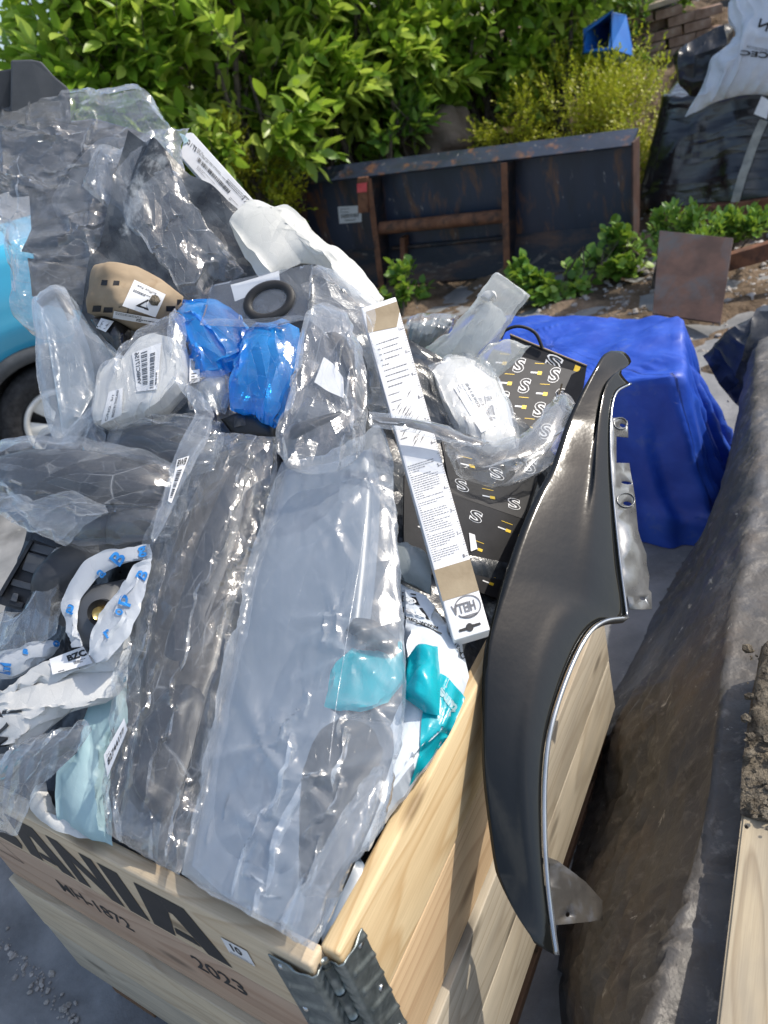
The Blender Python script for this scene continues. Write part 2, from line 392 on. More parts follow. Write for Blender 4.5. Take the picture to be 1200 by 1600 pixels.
# ------------------------------------------------------------------ materials
def lin(c):
    return tuple(((v / 255) / 12.92 if v / 255 <= .04045 else ((v / 255 + .055) / 1.055) ** 2.4) for v in c)
class NT:
    def __init__(s, name):
        s.m = bpy.data.materials.new(name); s.m.use_nodes = True; s.t = s.m.node_tree; s.t.nodes.clear()
        s.out = s.n('ShaderNodeOutputMaterial')
    def n(s, typ, **kw):
        nd = s.t.nodes.new(typ)
        for k, v in kw.items():
            if hasattr(nd, k): setattr(nd, k, v)
            else: nd.inputs[k.replace('_', ' ')].default_value = v
        return nd
    def l(s, a, b): s.t.links.new(a, b)
    def coord(s, kind='Object', scale=(1, 1, 1)):
        tc = s.n('ShaderNodeTexCoord'); mp = s.n('ShaderNodeMapping'); mp.inputs['Scale'].default_value = scale
        s.l(tc.outputs[kind], mp.inputs['Vector']); return mp.outputs[0]
    def noise(s, vec, scale, detail=4, rough=.55, dist=0.0):
        n = s.n('ShaderNodeTexNoise'); n.inputs['Scale'].default_value = scale; n.inputs['Detail'].default_value = detail
        n.inputs['Roughness'].default_value = rough; n.inputs['Distortion'].default_value = dist
        s.l(vec, n.inputs['Vector']); return n.outputs['Fac']
    def ramp(s, fac, stops):
        r = s.n('ShaderNodeValToRGB'); e = r.color_ramp.elements
        while len(e) < len(stops): e.new(.5)
        for el, (p, c) in zip(e, stops):
            el.position = p; el.color = (*c, 1) if not np.isscalar(c) else (c, c, c, 1)
        s.l(fac, r.inputs[0]); return r.outputs[0]
    def mix(s, fac, a, b, typ='MIX'):
        x = s.n('ShaderNodeMixRGB', blend_type=typ)
        for i, v in ((0, fac), (1, a), (2, b)):
            if hasattr(v, 'links'): s.l(v, x.inputs[i])
            elif np.isscalar(v): x.inputs[i].default_value = v if i == 0 else (v, v, v, 1)
            else: x.inputs[i].default_value = (*v, 1)
        return x.outputs[0]
    def math(s, op, a, b=0.0):
        x = s.n('ShaderNodeMath', operation=op)
        for i, v in ((0, a), (1, b)):
            if hasattr(v, 'links'): s.l(v, x.inputs[i])
            else: x.inputs[i].default_value = v
        return x.outputs[0]
    def bump(s, h, strength, dist=.002, prev=None):
        b = s.n('ShaderNodeBump'); b.inputs['Strength'].default_value = strength; b.inputs['Distance'].default_value = dist
        s.l(h, b.inputs['Height'])
        if prev is not None: s.l(prev, b.inputs['Normal'])
        return b.outputs[0]
    def facets(s, sx, sy, rot, dist, seed=0.0):
        """crumple: Voronoi cells stretched along the sheet, each cell tilted its own way; returns height and closeness to a fold"""
        tc = s.n('ShaderNodeTexCoord'); mp = s.n('ShaderNodeMapping'); mp.inputs['Rotation'].default_value = (0, 0, rot); mp.inputs['Location'].default_value = (seed, seed * .7, 0)
        s.l(tc.outputs['UV'], mp.inputs['Vector'])
        nz = s.n('ShaderNodeTexNoise'); nz.inputs['Scale'].default_value = 9; nz.inputs['Detail'].default_value = 1; s.l(mp.outputs[0], nz.inputs['Vector'])
        sub = s.n('ShaderNodeVectorMath', operation='SUBTRACT'); s.l(nz.outputs['Color'], sub.inputs[0]); sub.inputs[1].default_value = (.5, .5, .5)
        sc = s.n('ShaderNodeVectorMath', operation='SCALE'); s.l(sub.outputs[0], sc.inputs[0]); sc.inputs['Scale'].default_value = dist
        ad = s.n('ShaderNodeVectorMath', operation='ADD'); s.l(mp.outputs[0], ad.inputs[0]); s.l(sc.outputs[0], ad.inputs[1])
        ml = s.n('ShaderNodeVectorMath', operation='MULTIPLY'); s.l(ad.outputs[0], ml.inputs[0]); ml.inputs[1].default_value = (sx, sy, 1)
        vo = s.n('ShaderNodeTexVoronoi', voronoi_dimensions='2D'); vo.inputs['Scale'].default_value = 1; s.l(ml.outputs[0], vo.inputs['Vector'])
        ve = s.n('ShaderNodeTexVoronoi', voronoi_dimensions='2D', feature='DISTANCE_TO_EDGE'); ve.inputs['Scale'].default_value = 1; s.l(ml.outputs[0], ve.inputs['Vector'])
        df = s.n('ShaderNodeVectorMath', operation='SUBTRACT'); s.l(ml.outputs[0], df.inputs[0]); s.l(vo.outputs['Position'], df.inputs[1])
        cc = s.n('ShaderNodeVectorMath', operation='SUBTRACT'); s.l(vo.outputs['Color'], cc.inputs[0]); cc.inputs[1].default_value = (.5, .5, .5)
        dt = s.n('ShaderNodeVectorMath', operation='DOT_PRODUCT'); s.l(df.outputs[0], dt.inputs[0]); s.l(cc.outputs[0], dt.inputs[1])
        return dt.outputs['Value'], ve.outputs['Distance']
    def surf(s, sh): s.l(sh, s.out.inputs['Surface']); return s.m
    def pbsdf(s, col, rough, metal=0.0, spec=.5, normal=None, **kw):
        p = s.n('ShaderNodeBsdfPrincipled')
        for k, v in (('Base Color', col), ('Roughness', rough), ('Metallic', metal), ('Specular IOR Level', spec)):
            if hasattr(v, 'links'): s.l(v, p.inputs[k])
            elif k == 'Base Color': p.inputs[k].default_value = (*v, 1)
            else: p.inputs[k].default_value = v
        for k, v in kw.items(): p.inputs[k.replace('_', ' ')].default_value = v
        if normal is not None: s.l(normal, p.inputs['Normal'])
        return p.outputs[0]
def surface(name, c1, c2, scale=8, rough=.6, metal=0.0, spec=.5, stops=(.35, .65), bump=None, stain=None, stretch=(1, 1, 1), dist=0.0, detail=5, rough2=None, kind='Object', **kw):
    """two-tone procedural surface; bump = [(scale, strength, distance)], stain = [(colour, scale, from, to)]"""
    t = NT(name); v = t.coord(kind, stretch)
    f = t.noise(v, scale, detail, .6, dist); c = t.ramp(f, [(stops[0], c1), (stops[1], c2)])
    for (sc, s_, a, b) in (stain or []):
        g = t.noise(v, s_, 7, .65, .4); k = t.ramp(g, [(a, 0.0), (b, 1.0)]); c = t.mix(k, c, sc)
    nrm = None
    for (s_, st, di) in (bump or []): nrm = t.bump(t.noise(v, s_, 6, .6), st, di, nrm)
    r = rough
    if rough2 is not None: r = t.ramp(t.noise(v, scale * 2.3, 5), [(.3, rough), (.7, rough2)])
    return t.surf(t.pbsdf(c, r, metal, spec, nrm, **kw))
def film(name, tint=(.96, .97, .98), haze=.10, haze_col=(.80, .84, .88), rough=.13, gloss=1.0, cre=1.0, streak=.25, scale=1.0, fine=1.0, rim=.10, seam_k=.30):
    """thin polythene: lets light through, scatters a little, mirrors the sky on its creases"""
    t = NT(name); v = t.coord('Object', (scale, scale, scale))
    def ridge(vec, scl, dist, det=1.0):
        return t.math('ABSOLUTE', t.math('SUBTRACT', t.noise(vec, scl, det, .5, dist), .5))
    nz = t.n('ShaderNodeTexNoise'); nz.inputs['Scale'].default_value = 7; nz.inputs['Detail'].default_value = 1
    t.l(v, nz.inputs['Vector']); sc = t.n('ShaderNodeVectorMath', operation='SCALE'); sc.inputs['Scale'].default_value = .22
    vv = t.n('ShaderNodeVectorMath', operation='ADD')
    t.l(nz.outputs['Color'], sc.inputs[0]); t.l(v, vv.inputs[0]); t.l(sc.outputs[0], vv.inputs[1])
    h1, e1 = t.facets(9, 24, .25, .05, 1.3); h2, e2 = t.facets(24, 85, -.2, .03, 4.1)
    n = t.bump(h1, .8 * cre, .020); n = t.bump(h2, .8 * cre * fine, .0065, n)
    n = t.bump(ridge(v, 120, 1.5, 2), .35 * fine * cre, .0012, n)
    seam = t.math('MAXIMUM', t.ramp(e1, [(.0, 1.0), (.022, 0.0)]), t.math('MULTIPLY', t.ramp(e2, [(.0, 1.0), (.03, 0.0)]), .7))
    seam = t.math('MULTIPLY', seam, t.ramp(t.noise(v, 16, 2), [(.42, 0.0), (.62, 1.0)]))
    lw = t.n('ShaderNodeLayerWeight'); lw.inputs['Blend'].default_value = .32; t.l(n, lw.inputs['Normal'])
    st = t.ramp(t.noise(vv.outputs[0], 33, 6, .7, 2.2), [(.52, 0.0), (.78, 1.0)])
    hz = t.math('ADD', t.math('MULTIPLY', st, streak), haze)
    hz = t.math('ADD', hz, t.math('MULTIPLY', lw.outputs['Facing'], rim))
    hz = t.math('ADD', hz, t.math('MULTIPLY', seam, min(.42, seam_k * cre)))
    hz = t.math('MINIMUM', hz, .97)
    tr = t.n('ShaderNodeBsdfTransparent'); tr.inputs[0].default_value = (*tint, 1)
    df = t.n('ShaderNodeBsdfDiffuse'); df.inputs[0].default_value = (*haze_col, 1); t.l(n, df.inputs['Normal'])
    tl = t.n('ShaderNodeBsdfTranslucent'); tl.inputs[0].default_value = (*haze_col, 1); t.l(n, tl.inputs['Normal'])
    m1 = t.n('ShaderNodeMixShader'); m1.inputs[0].default_value = .45; t.l(df.outputs[0], m1.inputs[1]); t.l(tl.outputs[0], m1.inputs[2])
    m2 = t.n('ShaderNodeMixShader'); t.l(hz, m2.inputs[0]); t.l(tr.outputs[0], m2.inputs[1]); t.l(m1.outputs[0], m2.inputs[2])
    gl = t.n('ShaderNodeBsdfGlossy'); gl.inputs['Roughness'].default_value = rough; gl.inputs['Color'].default_value = (1, 1, 1, 1); t.l(n, gl.inputs['Normal'])
    fr = t.n('ShaderNodeFresnel'); t.l(n, fr.inputs['Normal'])
    gm = t.n('ShaderNodeNewGeometry'); t.l(t.math('SUBTRACT', 1.52, t.math('MULTIPLY', gm.outputs['Backfacing'], 1.52 - 1 / 1.52)), fr.inputs['IOR'])      # thin film: same mirror from both sides
    fg = t.math('MINIMUM', t.math('MULTIPLY', fr.outputs[0], 2.0 * gloss), .9)
    m3 = t.n('ShaderNodeMixShader'); t.l(fg, m3.inputs[0]); t.l(m2.outputs[0], m3.inputs[1]); t.l(gl.outputs[0], m3.inputs[2])
    return t.surf(m3.outputs[0])
def sheet(name, c1, c2, rough=.3, trans=.3, scale=12, cre=1.0, spec=.5, stain=None, clear=0.0):
    """opaque to milky plastic sheet with creases"""
    t = NT(name); v = t.coord('Object')
    c = t.ramp(t.noise(v, scale, 5, .6), [(.35, c1), (.65, c2)])
    for (sc, s_, a, b) in (stain or []):
        c = t.mix(t.ramp(t.noise(v, s_, 7, .65, .4), [(a, 0.0), (b, 1.0)]), c, sc)
    def ridge(scl, dist, det=1.0): return t.math('ABSOLUTE', t.math('SUBTRACT', t.noise(v, scl, det, .5, dist), .5))
    h1, e1 = t.facets(11, 22, .3, .05, 2.2); h2, e2 = t.facets(30, 55, -.4, .03, 5.7)
    n = t.bump(h1, .7 * cre, .016); n = t.bump(h2, .6 * cre, .0055, n); n = t.bump(ridge(130, 1.5, 2), .35 * cre, .0012, n)
    p = t.pbsdf(c, rough, 0, spec, n)
    tl = t.n('ShaderNodeBsdfTranslucent'); t.l(c, tl.inputs[0]); t.l(n, tl.inputs['Normal'])
    m = t.n('ShaderNodeMixShader'); m.inputs[0].default_value = trans; t.l(p, m.inputs[1]); t.l(tl.outputs[0], m.inputs[2])
    sh = m.outputs[0]
    if clear:
        tr = t.n('ShaderNodeBsdfTransparent'); k = t.n('ShaderNodeMixShader'); k.inputs[0].default_value = clear
        t.l(c, tr.inputs[0]); t.l(sh, k.inputs[1]); t.l(tr.outputs[0], k.inputs[2]); sh = k.outputs[0]
    return t.surf(sh)
def wood(name, pale, dark, band=None, knots=True, grey=.0, rough=.55):
    t = NT(name); uvn = t.n('ShaderNodeTexCoord')
    oi = t.n('ShaderNodeObjectInfo'); cx = t.n('ShaderNodeCombineXYZ'); t.l(t.math('MULTIPLY', oi.outputs['Random'], 17.0), cx.inputs[0]); t.l(t.math('MULTIPLY', oi.outputs['Random'], 5.0), cx.inputs[1])
    ad = t.n('ShaderNodeVectorMath', operation='ADD'); t.l(uvn.outputs['UV'], ad.inputs[0]); t.l(cx.outputs[0], ad.inputs[1])
    def mp(sx, sy):
        m = t.n('ShaderNodeMapping'); m.inputs['Scale'].default_value = (sx, sy, 1); t.l(ad.outputs[0], m.inputs['Vector']); return m.outputs[0]
    # flame grain: growth rings cut lengthwise
    base = t.noise(mp(1.6, 11), 1, 3, .55, .4)
    # growth rings met at a slant: contours of a slow field stretched along the board
    fld = t.noise(mp(.9, 6.5), 1, 2, .45, .25)
    ring = t.math('FRACT', t.math('ADD', t.math('MULTIPLY', fld, 15.0), t.math('MULTIPLY', t.noise(mp(9, 60), 1, 2), .35)))
    rc = t.ramp(ring, [(.0, 0.0), (.62, .25), (.86, 1.0), (.97, .0)])
    fib = t.noise(mp(9, 480), 1, 4, .65)
    c = t.ramp(base, [(.3, pale), (.7, tuple(a * .62 + b * .38 for a, b in zip(pale, dark)))])
    c = t.mix(t.math('MULTIPLY', rc, .72), c, dark)
    c = t.mix(t.math('MULTIPLY', t.ramp(fib, [(.42, 0.0), (.72, 1.0)]), .34), c, tuple(d * .62 for d in dark))
    if knots:
        kv = t.n('ShaderNodeTexVoronoi', voronoi_dimensions='2D'); kv.inputs['Scale'].default_value = 1; t.l(mp(1.9, 6.3), kv.inputs['Vector'])
        k = t.ramp(kv.outputs['Distance'], [(.030, 1.0), (.05, .6), (.085, 0.0)])
        c = t.mix(t.math('MULTIPLY', k, .75), c, tuple(d * .35 for d in dark))
    if grey: c = t.mix(t.math('MULTIPLY', t.ramp(t.noise(mp(5, 22), 1, 5), [(.35, 0.0), (.7, 1.0)]), grey), c, (.20, .185, .16))
    n = t.bump(fib, .35, .0006); n = t.bump(ring, .10, .0008, n)
    return t.surf(t.pbsdf(c, rough, 0, .3, n))
M = {}
M['wood_top'] = wood('wood_top', (.74, .59, .36), (.50, .32, .15))
M['wood_front'] = wood('wood_front', (.70, .58, .41), (.50, .36, .22), grey=.15)
M['wood_pink'] = wood('wood_pink', (.54, .39, .28), (.35, .22, .145), grey=.15)
M['wood_pale'] = wood('wood_pale', (.68, .58, .42), (.47, .36, .23), grey=.25)
M['wood_brown'] = wood('wood_brown', (.60, .44, .265), (.40, .255, .14))
M['wood_grey'] = wood('wood_grey', (.56, .50, .39), (.34, .28, .20), grey=.4)
M['wood_block'] = wood('wood_block', (.22, .12, .06), (.10, .05, .025), grey=.2, rough=.8)
M['wood_old'] = wood('wood_old', (.50, .42, .29), (.27, .20, .12), grey=.6, rough=.8)
M['ink'] = surface('black_print', (.012, .013, .014), (.02, .02, .022), 30, .55)
M['galv'] = surface('galvanised_steel', (.18, .215, .22), (.33, .37, .37), 42, .30, .85, stain=[((.07, .08, .085), 16, .5, .75)], bump=[(60, .25, .001)], rough2=.5, detail=7)
M['lip'] = surface('wing_edge_painted_sheen', (.34, .36, .38), (.46, .48, .50), 14, .22, .85)  # pale metal colour paints the sky's reflection on the wing's edges
M['steel'] = surface('bare_steel', (.45, .47, .48), (.62, .63, .63), 30, .25, 1.0)
M['paint_black'] = surface('black_primer_gloss', (.0045, .0055, .0055), (.008, .009, .009), 4, .08, 0, .40, stain=[((.05, .055, .06), 170, .71, .80)], bump=[(4.0, .16, .014)], rough2=.17)
M['paint_flange'] = surface('black_primer_painted_sheen', (.16, .165, .17), (.30, .31, .32), 14, .24, .7, .6, bump=[(30, .15, .002)], rough2=.42)  # black primer lightened to grey: its sky reflection is put into the colour
M['clear'] = film('clear_film', haze=.048, streak=.08, rim=.16, cre=1.35, rough=.13, gloss=.75, seam_k=.20)
M['clear_big'] = film('clear_film_broad', haze=.075, streak=.12, rim=.22, cre=1.3, rough=.11, gloss=.7, seam_k=.18)
M['clear_soft'] = film('clear_film_soft', haze=.066, streak=.08, rim=.17, cre=1.25, rough=.14, gloss=.75, seam_k=.20)
M['frost'] = film('frosted_film', seam_k=.12, haze=.19, rim=.24, gloss=.55, streak=.12, cre=.75, rough=.2, haze_col=(.70, .77, .85), fine=.6)
M['frost_lite'] = film('milky_film', haze=.08, rim=.18, streak=.10, cre=.9, rough=.17, gloss=.75, haze_col=(.82, .85, .87), fine=.6)
M['frost_grey'] = film('grey_milky_film', haze=.26, streak=.16, cre=.6, rough=.22, haze_col=(.60, .66, .69), fine=.5)
M['milk'] = film('thick_milky_film', haze=.40, rim=.25, streak=.12, cre=.9, rough=.22, gloss=.5, haze_col=(.78, .80, .77), fine=.7, seam_k=.15)
M['zip'] = film('flat_bag_film', haze=.045, streak=.03, cre=.12, rough=.2, gloss=.6, haze_col=(.72, .75, .82), fine=.3)
M['panel_grey'] = surface('grey_primed_panel', (.10, .135, .18), (.13, .165, .215), 3, .32, 0, .5, bump=[(2.5, .06, .01)])
M['black_plastic'] = surface('black_plastic', (.012, .013, .015), (.022, .023, .026), 20, .38, 0, .5, bump=[(120, .12, .0008)], rough2=.55)
M['dark_plastic'] = surface('charcoal_plastic', (.022, .025, .030), (.040, .044, .052), 9, .42, 0, .5, bump=[(90, .12, .0008)], rough2=.6)
M['brown_plastic'] = surface('worn_dark_plastic', (.030, .028, .026), (.075, .068, .058), 12, .4, 0, .5, bump=[(60, .2, .002)], stain=[((.10, .11, .13), 25, .5, .75)])
M['grey_plastic'] = surface('grey_plastic', (.055, .06, .067), (.085, .09, .098), 12, .5, 0, .5, bump=[(200, .15, .0006)], stain=[((.18, .18, .18), 140, .68, .8)])
M['rubber'] = surface('black_rubber', (.013, .013, .014), (.025, .025, .026), 25, .55, 0, .4, bump=[(80, .2, .001)])
M['tread'] = surface('dusty_rubber', (.016, .016, .017), (.04, .04, .042), 40, .8, 0, .3, bump=[(90, .5, .003)])
M['blue_bag'] = film('blue_polythene', tint=(.14, .58, 1.0), haze=.50, haze_col=(.03, .40, .90), rim=.3, gloss=.9, rough=.10, streak=.15, cre=1.2)
M['blue_tarp'] = sheet('blue_woven_tarpaulin', (.014, .065, .44), (.026, .10, .56), .45, .12, 9, 1.0, .5, stain=[((.10, .16, .45), 18, .58, .8)])
M['white_film'] = sheet('white_polythene', (.66, .66, .64), (.78, .78, .76), .35, .25, 10, .9)
M['foam'] = sheet('white_foam_sheet', (.70, .71, .68), (.80, .80, .77), .38, .35, 10, .8, clear=.06)
M['white_bag'] = sheet('white_courier_bag', (.60, .66, .72), (.72, .77, .82), .3, .15, 10, .8)
M['teal_bag'] = sheet('teal_print_bag', (.0, .33, .40), (.004, .42, .50), .25, .15, 12, .7)
M['cyan_soft'] = sheet('pale_cyan_bag', (.42, .62, .66), (.52, .70, .73), .45, .3, 8, .5)
M['grey_bag'] = sheet('grey_mailing_bag', (.22, .25, .26), (.32, .35, .35), .35, .2, 10, .9)
M['print_bag'] = sheet('blue_printed_film', (.62, .66, .72), (.72, .76, .80), .3, .3, 10, .9, clear=.18)
M['tape_grey'] = surface('grey_packing_tape', (.20, .20, .18), (.36, .35, .31), 18, .35, bump=[(50, .4, .003)])
M['black_wrap'] = sheet('black_stretch_film', (.006, .006, .007), (.016, .016, .018), .17, .0, 10, 1.6, .8)
M['black_sack'] = sheet('black_sack_film', (.008, .009, .011), (.02, .022, .026), .28, .0, 10, 1.1, .6)
M['white_sack'] = sheet('white_sack_film', (.62, .66, .72), (.74, .77, .82), .32, .2, 8, .9)
M['slate_sheet'] = sheet('slate_plastic_sheet', (.018, .022, .030), (.045, .052, .066), .45, .0, 8, .8, .5)
M['paper'] = surface('white_paper', (.70, .70, .71), (.78, .78, .78), 30, .55, 0, .3, bump=[(40, .15, .001)])
M['card'] = surface('brown_cardboard', (.25, .19, .125), (.34, .265, .18), 12, .8, 0, .2, bump=[(60, .25, .001)], stain=[((.20, .13, .07), 26, .6, .8)])
M['tape'] = surface('brown_parcel_tape', (.27, .21, .13), (.36, .29, .19), 16, .22, 0, .5, bump=[(40, .4, .002)])
M['black_card'] = surface('black_printed_card', (.010, .010, .012), (.018, .018, .020), 30, .5, 0, .3, bump=[(26, .15, .002)], stain=[((.12, .10, .08), 60, .72, .82)])
M['card_edge'] = surface('bare_card_edge', (.30, .22, .14), (.42, .32, .21), 50, .8)
M['white_ink'] = surface('white_print', (.72, .72, .72), (.8, .8, .8), 30, .5)
M['yellow_ink'] = surface('yellow_print', (.70, .46, .02), (.8, .55, .04), 30, .5)
M['blue_ink'] = surface('blue_print', (.02, .17, .48), (.03, .23, .58), 30, .45)
M['grey_ink'] = surface('grey_print', (.10, .10, .11), (.2, .2, .21), 60, .6)
M['green_packet'] = surface('green_packet', (.10, .62, .22), (.14, .72, .28), 18, .4)
M['red_tag'] = surface('red_plastic', (.65, .06, .07), (.75, .10, .10), 18, .4)
M['brass'] = surface('brass', (.62, .42, .14), (.75, .55, .22), 30, .28, 1.0)
M['cyan_paint'] = surface('cyan_car_paint', (.045, .36, .55), (.055, .40, .59), 2, .22, 0, .6, Coat_Weight=.6, Coat_Roughness=.08, stain=[((.25, .48, .58), 60, .7, .85)])
M['trim'] = surface('grey_wheel_arch_plastic', (.045, .05, .055), (.075, .08, .085), 20, .55, bump=[(160, .2, .0008)])
M['hubcap'] = surface('silver_hubcap', (.62, .61, .57), (.70, .69, .65), 8, .35, .1, stain=[((.35, .33, .3), 40, .62, .8)])
M['glass'] = surface('dark_window_glass', (.01, .012, .014), (.015, .018, .02), 4, .05, 0, .8)
M['bucket'] = surface('worn_navy_steel', (.010, .015, .030), (.024, .034, .062), 3, .34, .0, .6, stain=[((.14, .065, .034), 10, .55, .66), ((.30, .28, .25), 24, .64, .70), ((.012, .012, .016), 4, .55, .7)], bump=[(30, .3, .003)], stretch=(1, 1, .28), rough2=.5)
M['bucket_dark'] = surface('muddy_navy_steel', (.008, .010, .016), (.020, .022, .030), 4, .55, .0, .4, stain=[((.11, .055, .03), 5, .50, .7), ((.17, .14, .11), 13, .58, .70)], bump=[(24, .5, .005)], stretch=(.5, .5, 1.5))
M['rust'] = surface('rusted_steel', (.13, .055, .03), (.24, .11, .06), 9, .8, .0, .3, stain=[((.05, .035, .03), 13, .5, .7)], bump=[(50, .5, .003)])
M['rust_dark'] = surface('dark_rusted_plate', (.055, .032, .027), (.105, .058, .045), 9, .7, .0, .35, stain=[((.06, .07, .08), 5, .5, .7), ((.20, .17, .14), 60, .72, .84)], bump=[(70, .4, .002)])
M['concrete'] = surface('yard_concrete', (.165, .17, .175), (.27, .27, .27), 5, .9, 0, .25, stain=[((.09, .09, .09), 2.2, .5, .75), ((.33, .32, .30), 45, .64, .76)], bump=[(22, .5, .008), (140, .5, .003)], detail=9)
M['soil'] = surface('brown_soil', (.11, .078, .052), (.25, .185, .13), 6, .95, 0, .15, stain=[((.05, .04, .03), 3, .45, .7), ((.42, .39, .35), 38, .66, .72)], bump=[(9, 1.0, .05), (60, .9, .012)], detail=10)
M['stone'] = surface('pale_rubble', (.22, .20, .18), (.46, .43, .40), 8, .9, 0, .2, bump=[(40, .5, .004)], kind='Generated')
M['rock'] = surface('brown_boulder', (.11, .085, .065), (.20, .155, .12), 7, .9, 0, .2, bump=[(16, .8, .02)], stain=[((.4, .38, .34), 30, .66, .74)])
M['brick'] = surface('worn_brown_brick', (.20, .125, .09), (.34, .24, .19), 10, .9, 0, .2, bump=[(40, .7, .005)], stain=[((.42, .38, .33), 12, .58, .75)])
M['slab'] = surface('buff_paving_slab', (.36, .29, .22), (.46, .38, .30), 8, .9, 0, .2, bump=[(40, .5, .004)])
M['bin_blue'] = surface('blue_bin_plastic', (.015, .13, .50), (.022, .17, .58), 5, .42, 0, .5, bump=[(60, .15, .001)])
M['tarp_dirty'] = surface('dirty_rubber_sheet', (.050, .046, .042), (.100, .090, .080), 3.0, .38, 0, .5, stain=[((.13, .10, .075), 5, .50, .74), ((.095, .105, .125), 2.6, .50, .72), ((.20, .18, .155), 40, .56, .72), ((.05, .055, .065), 3.5, .48, .66), ((.42, .39, .34), 22, .655, .70)], bump=[(3, .5, .03), (14, .5, .010), (60, .4, .003), (150, .3, .0012)], detail=9, rough2=.68, dist=.6)
M['soil_clod'] = surface('dry_earth', (.12, .10, .075), (.30, .26, .20), 16, .95, 0, .15, bump=[(30, 1.0, .02), (120, .9, .006)], stain=[((.05, .042, .034), 20, .5, .65)])
M['bark'] = surface('bark', (.05, .04, .03), (.12, .095, .07), 30, .9, bump=[(60, .6, .004)])
M['dry'] = surface('dry_grass', (.34, .22, .10), (.48, .34, .17), 20, .8)
def leafmat(name, a, b, c, rough=.36, trans=.42):
    t = NT(name); at_ = t.n('ShaderNodeAttribute'); at_.attribute_name = 'var'
    oi = t.n('ShaderNodeObjectInfo'); s = t.math('FRACT', t.math('ADD', at_.outputs['Fac'], oi.outputs['Random']))
    col = t.ramp(s, [(.0, a), (.55, b), (.93, c)])
    p = t.pbsdf(col, rough, 0, .45)
    tl = t.n('ShaderNodeBsdfTranslucent'); t.l(t.mix(.5, col, (.45, .60, .05)), tl.inputs[0])
    m = t.n('ShaderNodeMixShader'); m.inputs[0].default_value = trans; t.l(p, m.inputs[1]); t.l(tl.outputs[0], m.inputs[2])
    return t.surf(m.outputs[0])
M['laurel'] = leafmat('laurel_leaf', (.125, .24, .026), (.26, .43, .045), (.50, .60, .12))
M['privet'] = leafmat('golden_leaf', (.34, .36, .02), (.46, .44, .03), (.18, .27, .03), .45, .3)
M['weed'] = leafmat('weed_leaf', (.08, .19, .03), (.15, .30, .04), (.26, .40, .07), .45, .3)
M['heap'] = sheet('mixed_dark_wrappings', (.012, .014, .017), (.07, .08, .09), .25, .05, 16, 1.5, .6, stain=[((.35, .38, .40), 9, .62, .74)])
# ------------------------------------------------------------------ ground, soil bank
BN = np.array([.6, .8])
def bank_z(x, y):
    s = x * BN[0] + y * BN[1]
    a = np.clip(s - 4.85, 0, None)
    z = .30 * np.minimum(a, 3.3) + .06 * np.maximum(a - 3.3, 0)
    return z - .05 + .062 * np.clip((s - 2.9) / .35, 0, 1)
def bumps(x, y, rng, n, lo, hi):
    h = np.zeros_like(x)
    for _ in range(n):
        th = rng.uniform(0, 6.28); l = math.exp(rng.uniform(math.log(lo), math.log(hi)))
        h += l * .16 * np.sin((x * math.cos(th) + y * math.sin(th)) * 6.28 / l + rng.uniform(0, 6.28)) * np.sin((x * math.sin(th) - y * math.cos(th)) * 6.28 / l / 1.3 + rng.uniform(0, 6.28))
    return h
def sheet_grid(name, x, y, zf, m):
    X, Y = np.meshgrid(x, y, indexing='ij'); V = np.stack([X, Y, zf(X, Y)], -1).reshape(-1, 3)
    return mesh(name, V, grid_faces(len(x), len(y)), m, None, True)
rg = np.random.default_rng(3)
gx = np.r_[np.linspace(-80, -3, 20), np.linspace(-2.8, 3, 160), np.linspace(3.2, 80, 20)]
gy = np.r_[np.linspace(-20, -.4, 12), np.linspace(-.3, 4.6, 150), np.linspace(5, 120, 24)]
struct(sheet_grid('ground', gx, gy, lambda X, Y: .012 * np.clip(bumps(X, Y, np.random.default_rng(5), 14, .08, .5), -1, 1) * (np.abs(X) < 3) * (Y < 4.6) - np.where(Y > 5, .25, 0), M['concrete']))
def zb(X, Y): return bank_z(X, Y) + (.12 + .23 * np.clip((X * BN[0] + Y * BN[1] - 4.2) / .8, 0, 1)) * bumps(X, Y, np.random.default_rng(8), 22, .10, .9)
bs, bt = np.linspace(2.9, 13, 240), np.linspace(-9, 9, 260)
S_, T_ = np.meshgrid(bs, bt, indexing='ij')
bx = S_ * BN[0] + T_ * BN[1]; by = S_ * BN[1] - T_ * BN[0]
struct(mesh('soil_bank', np.stack([bx, by, zb(bx, by)], -1).reshape(-1, 3), grid_faces(240, 260), M['soil'], None, True))
# loose stones on the bank and the yard
def stones(name, spots, m, label, cat):
    V, Fc = [], []; r = np.random.default_rng(11)
    ico = [(0, 0, 1), (.89, 0, .45), (.28, .85, .45), (-.72, .53, .45), (-.72, -.53, .45), (.28, -.85, .45), (.72, .53, -.45), (-.28, .85, -.45), (-.89, 0, -.45), (-.28, -.85, -.45), (.72, -.53, -.45), (0, 0, -1)]
    fi = [(0, 1, 2), (0, 2, 3), (0, 3, 4), (0, 4, 5), (0, 5, 1), (1, 6, 2), (2, 7, 3), (3, 8, 4), (4, 9, 5), (5, 10, 1), (6, 7, 2), (7, 8, 3), (8, 9, 4), (9, 10, 5), (10, 6, 1), (11, 7, 6), (11, 8, 7), (11, 9, 8), (11, 10, 9), (11, 6, 10)]
    for (x, y, z, s) in spots:
        b = len(V); sc = np.array([1, r.uniform(.6, 1), r.uniform(.4, .8)]) * s; a = r.uniform(0, 6.28)
        for p in ico:
            q = np.array(p) * sc * r.uniform(.75, 1.2); V.append((x + q[0] * math.cos(a) - q[1] * math.sin(a), y + q[0] * math.sin(a) + q[1] * math.cos(a), z + q[2]))
        Fc += [tuple(i + b for i in f) for f in fi]
    o = mesh(name, V, Fc, m, None, False); struct(o, 'stuff'); tag(o, label, cat)
    return o
sp = []
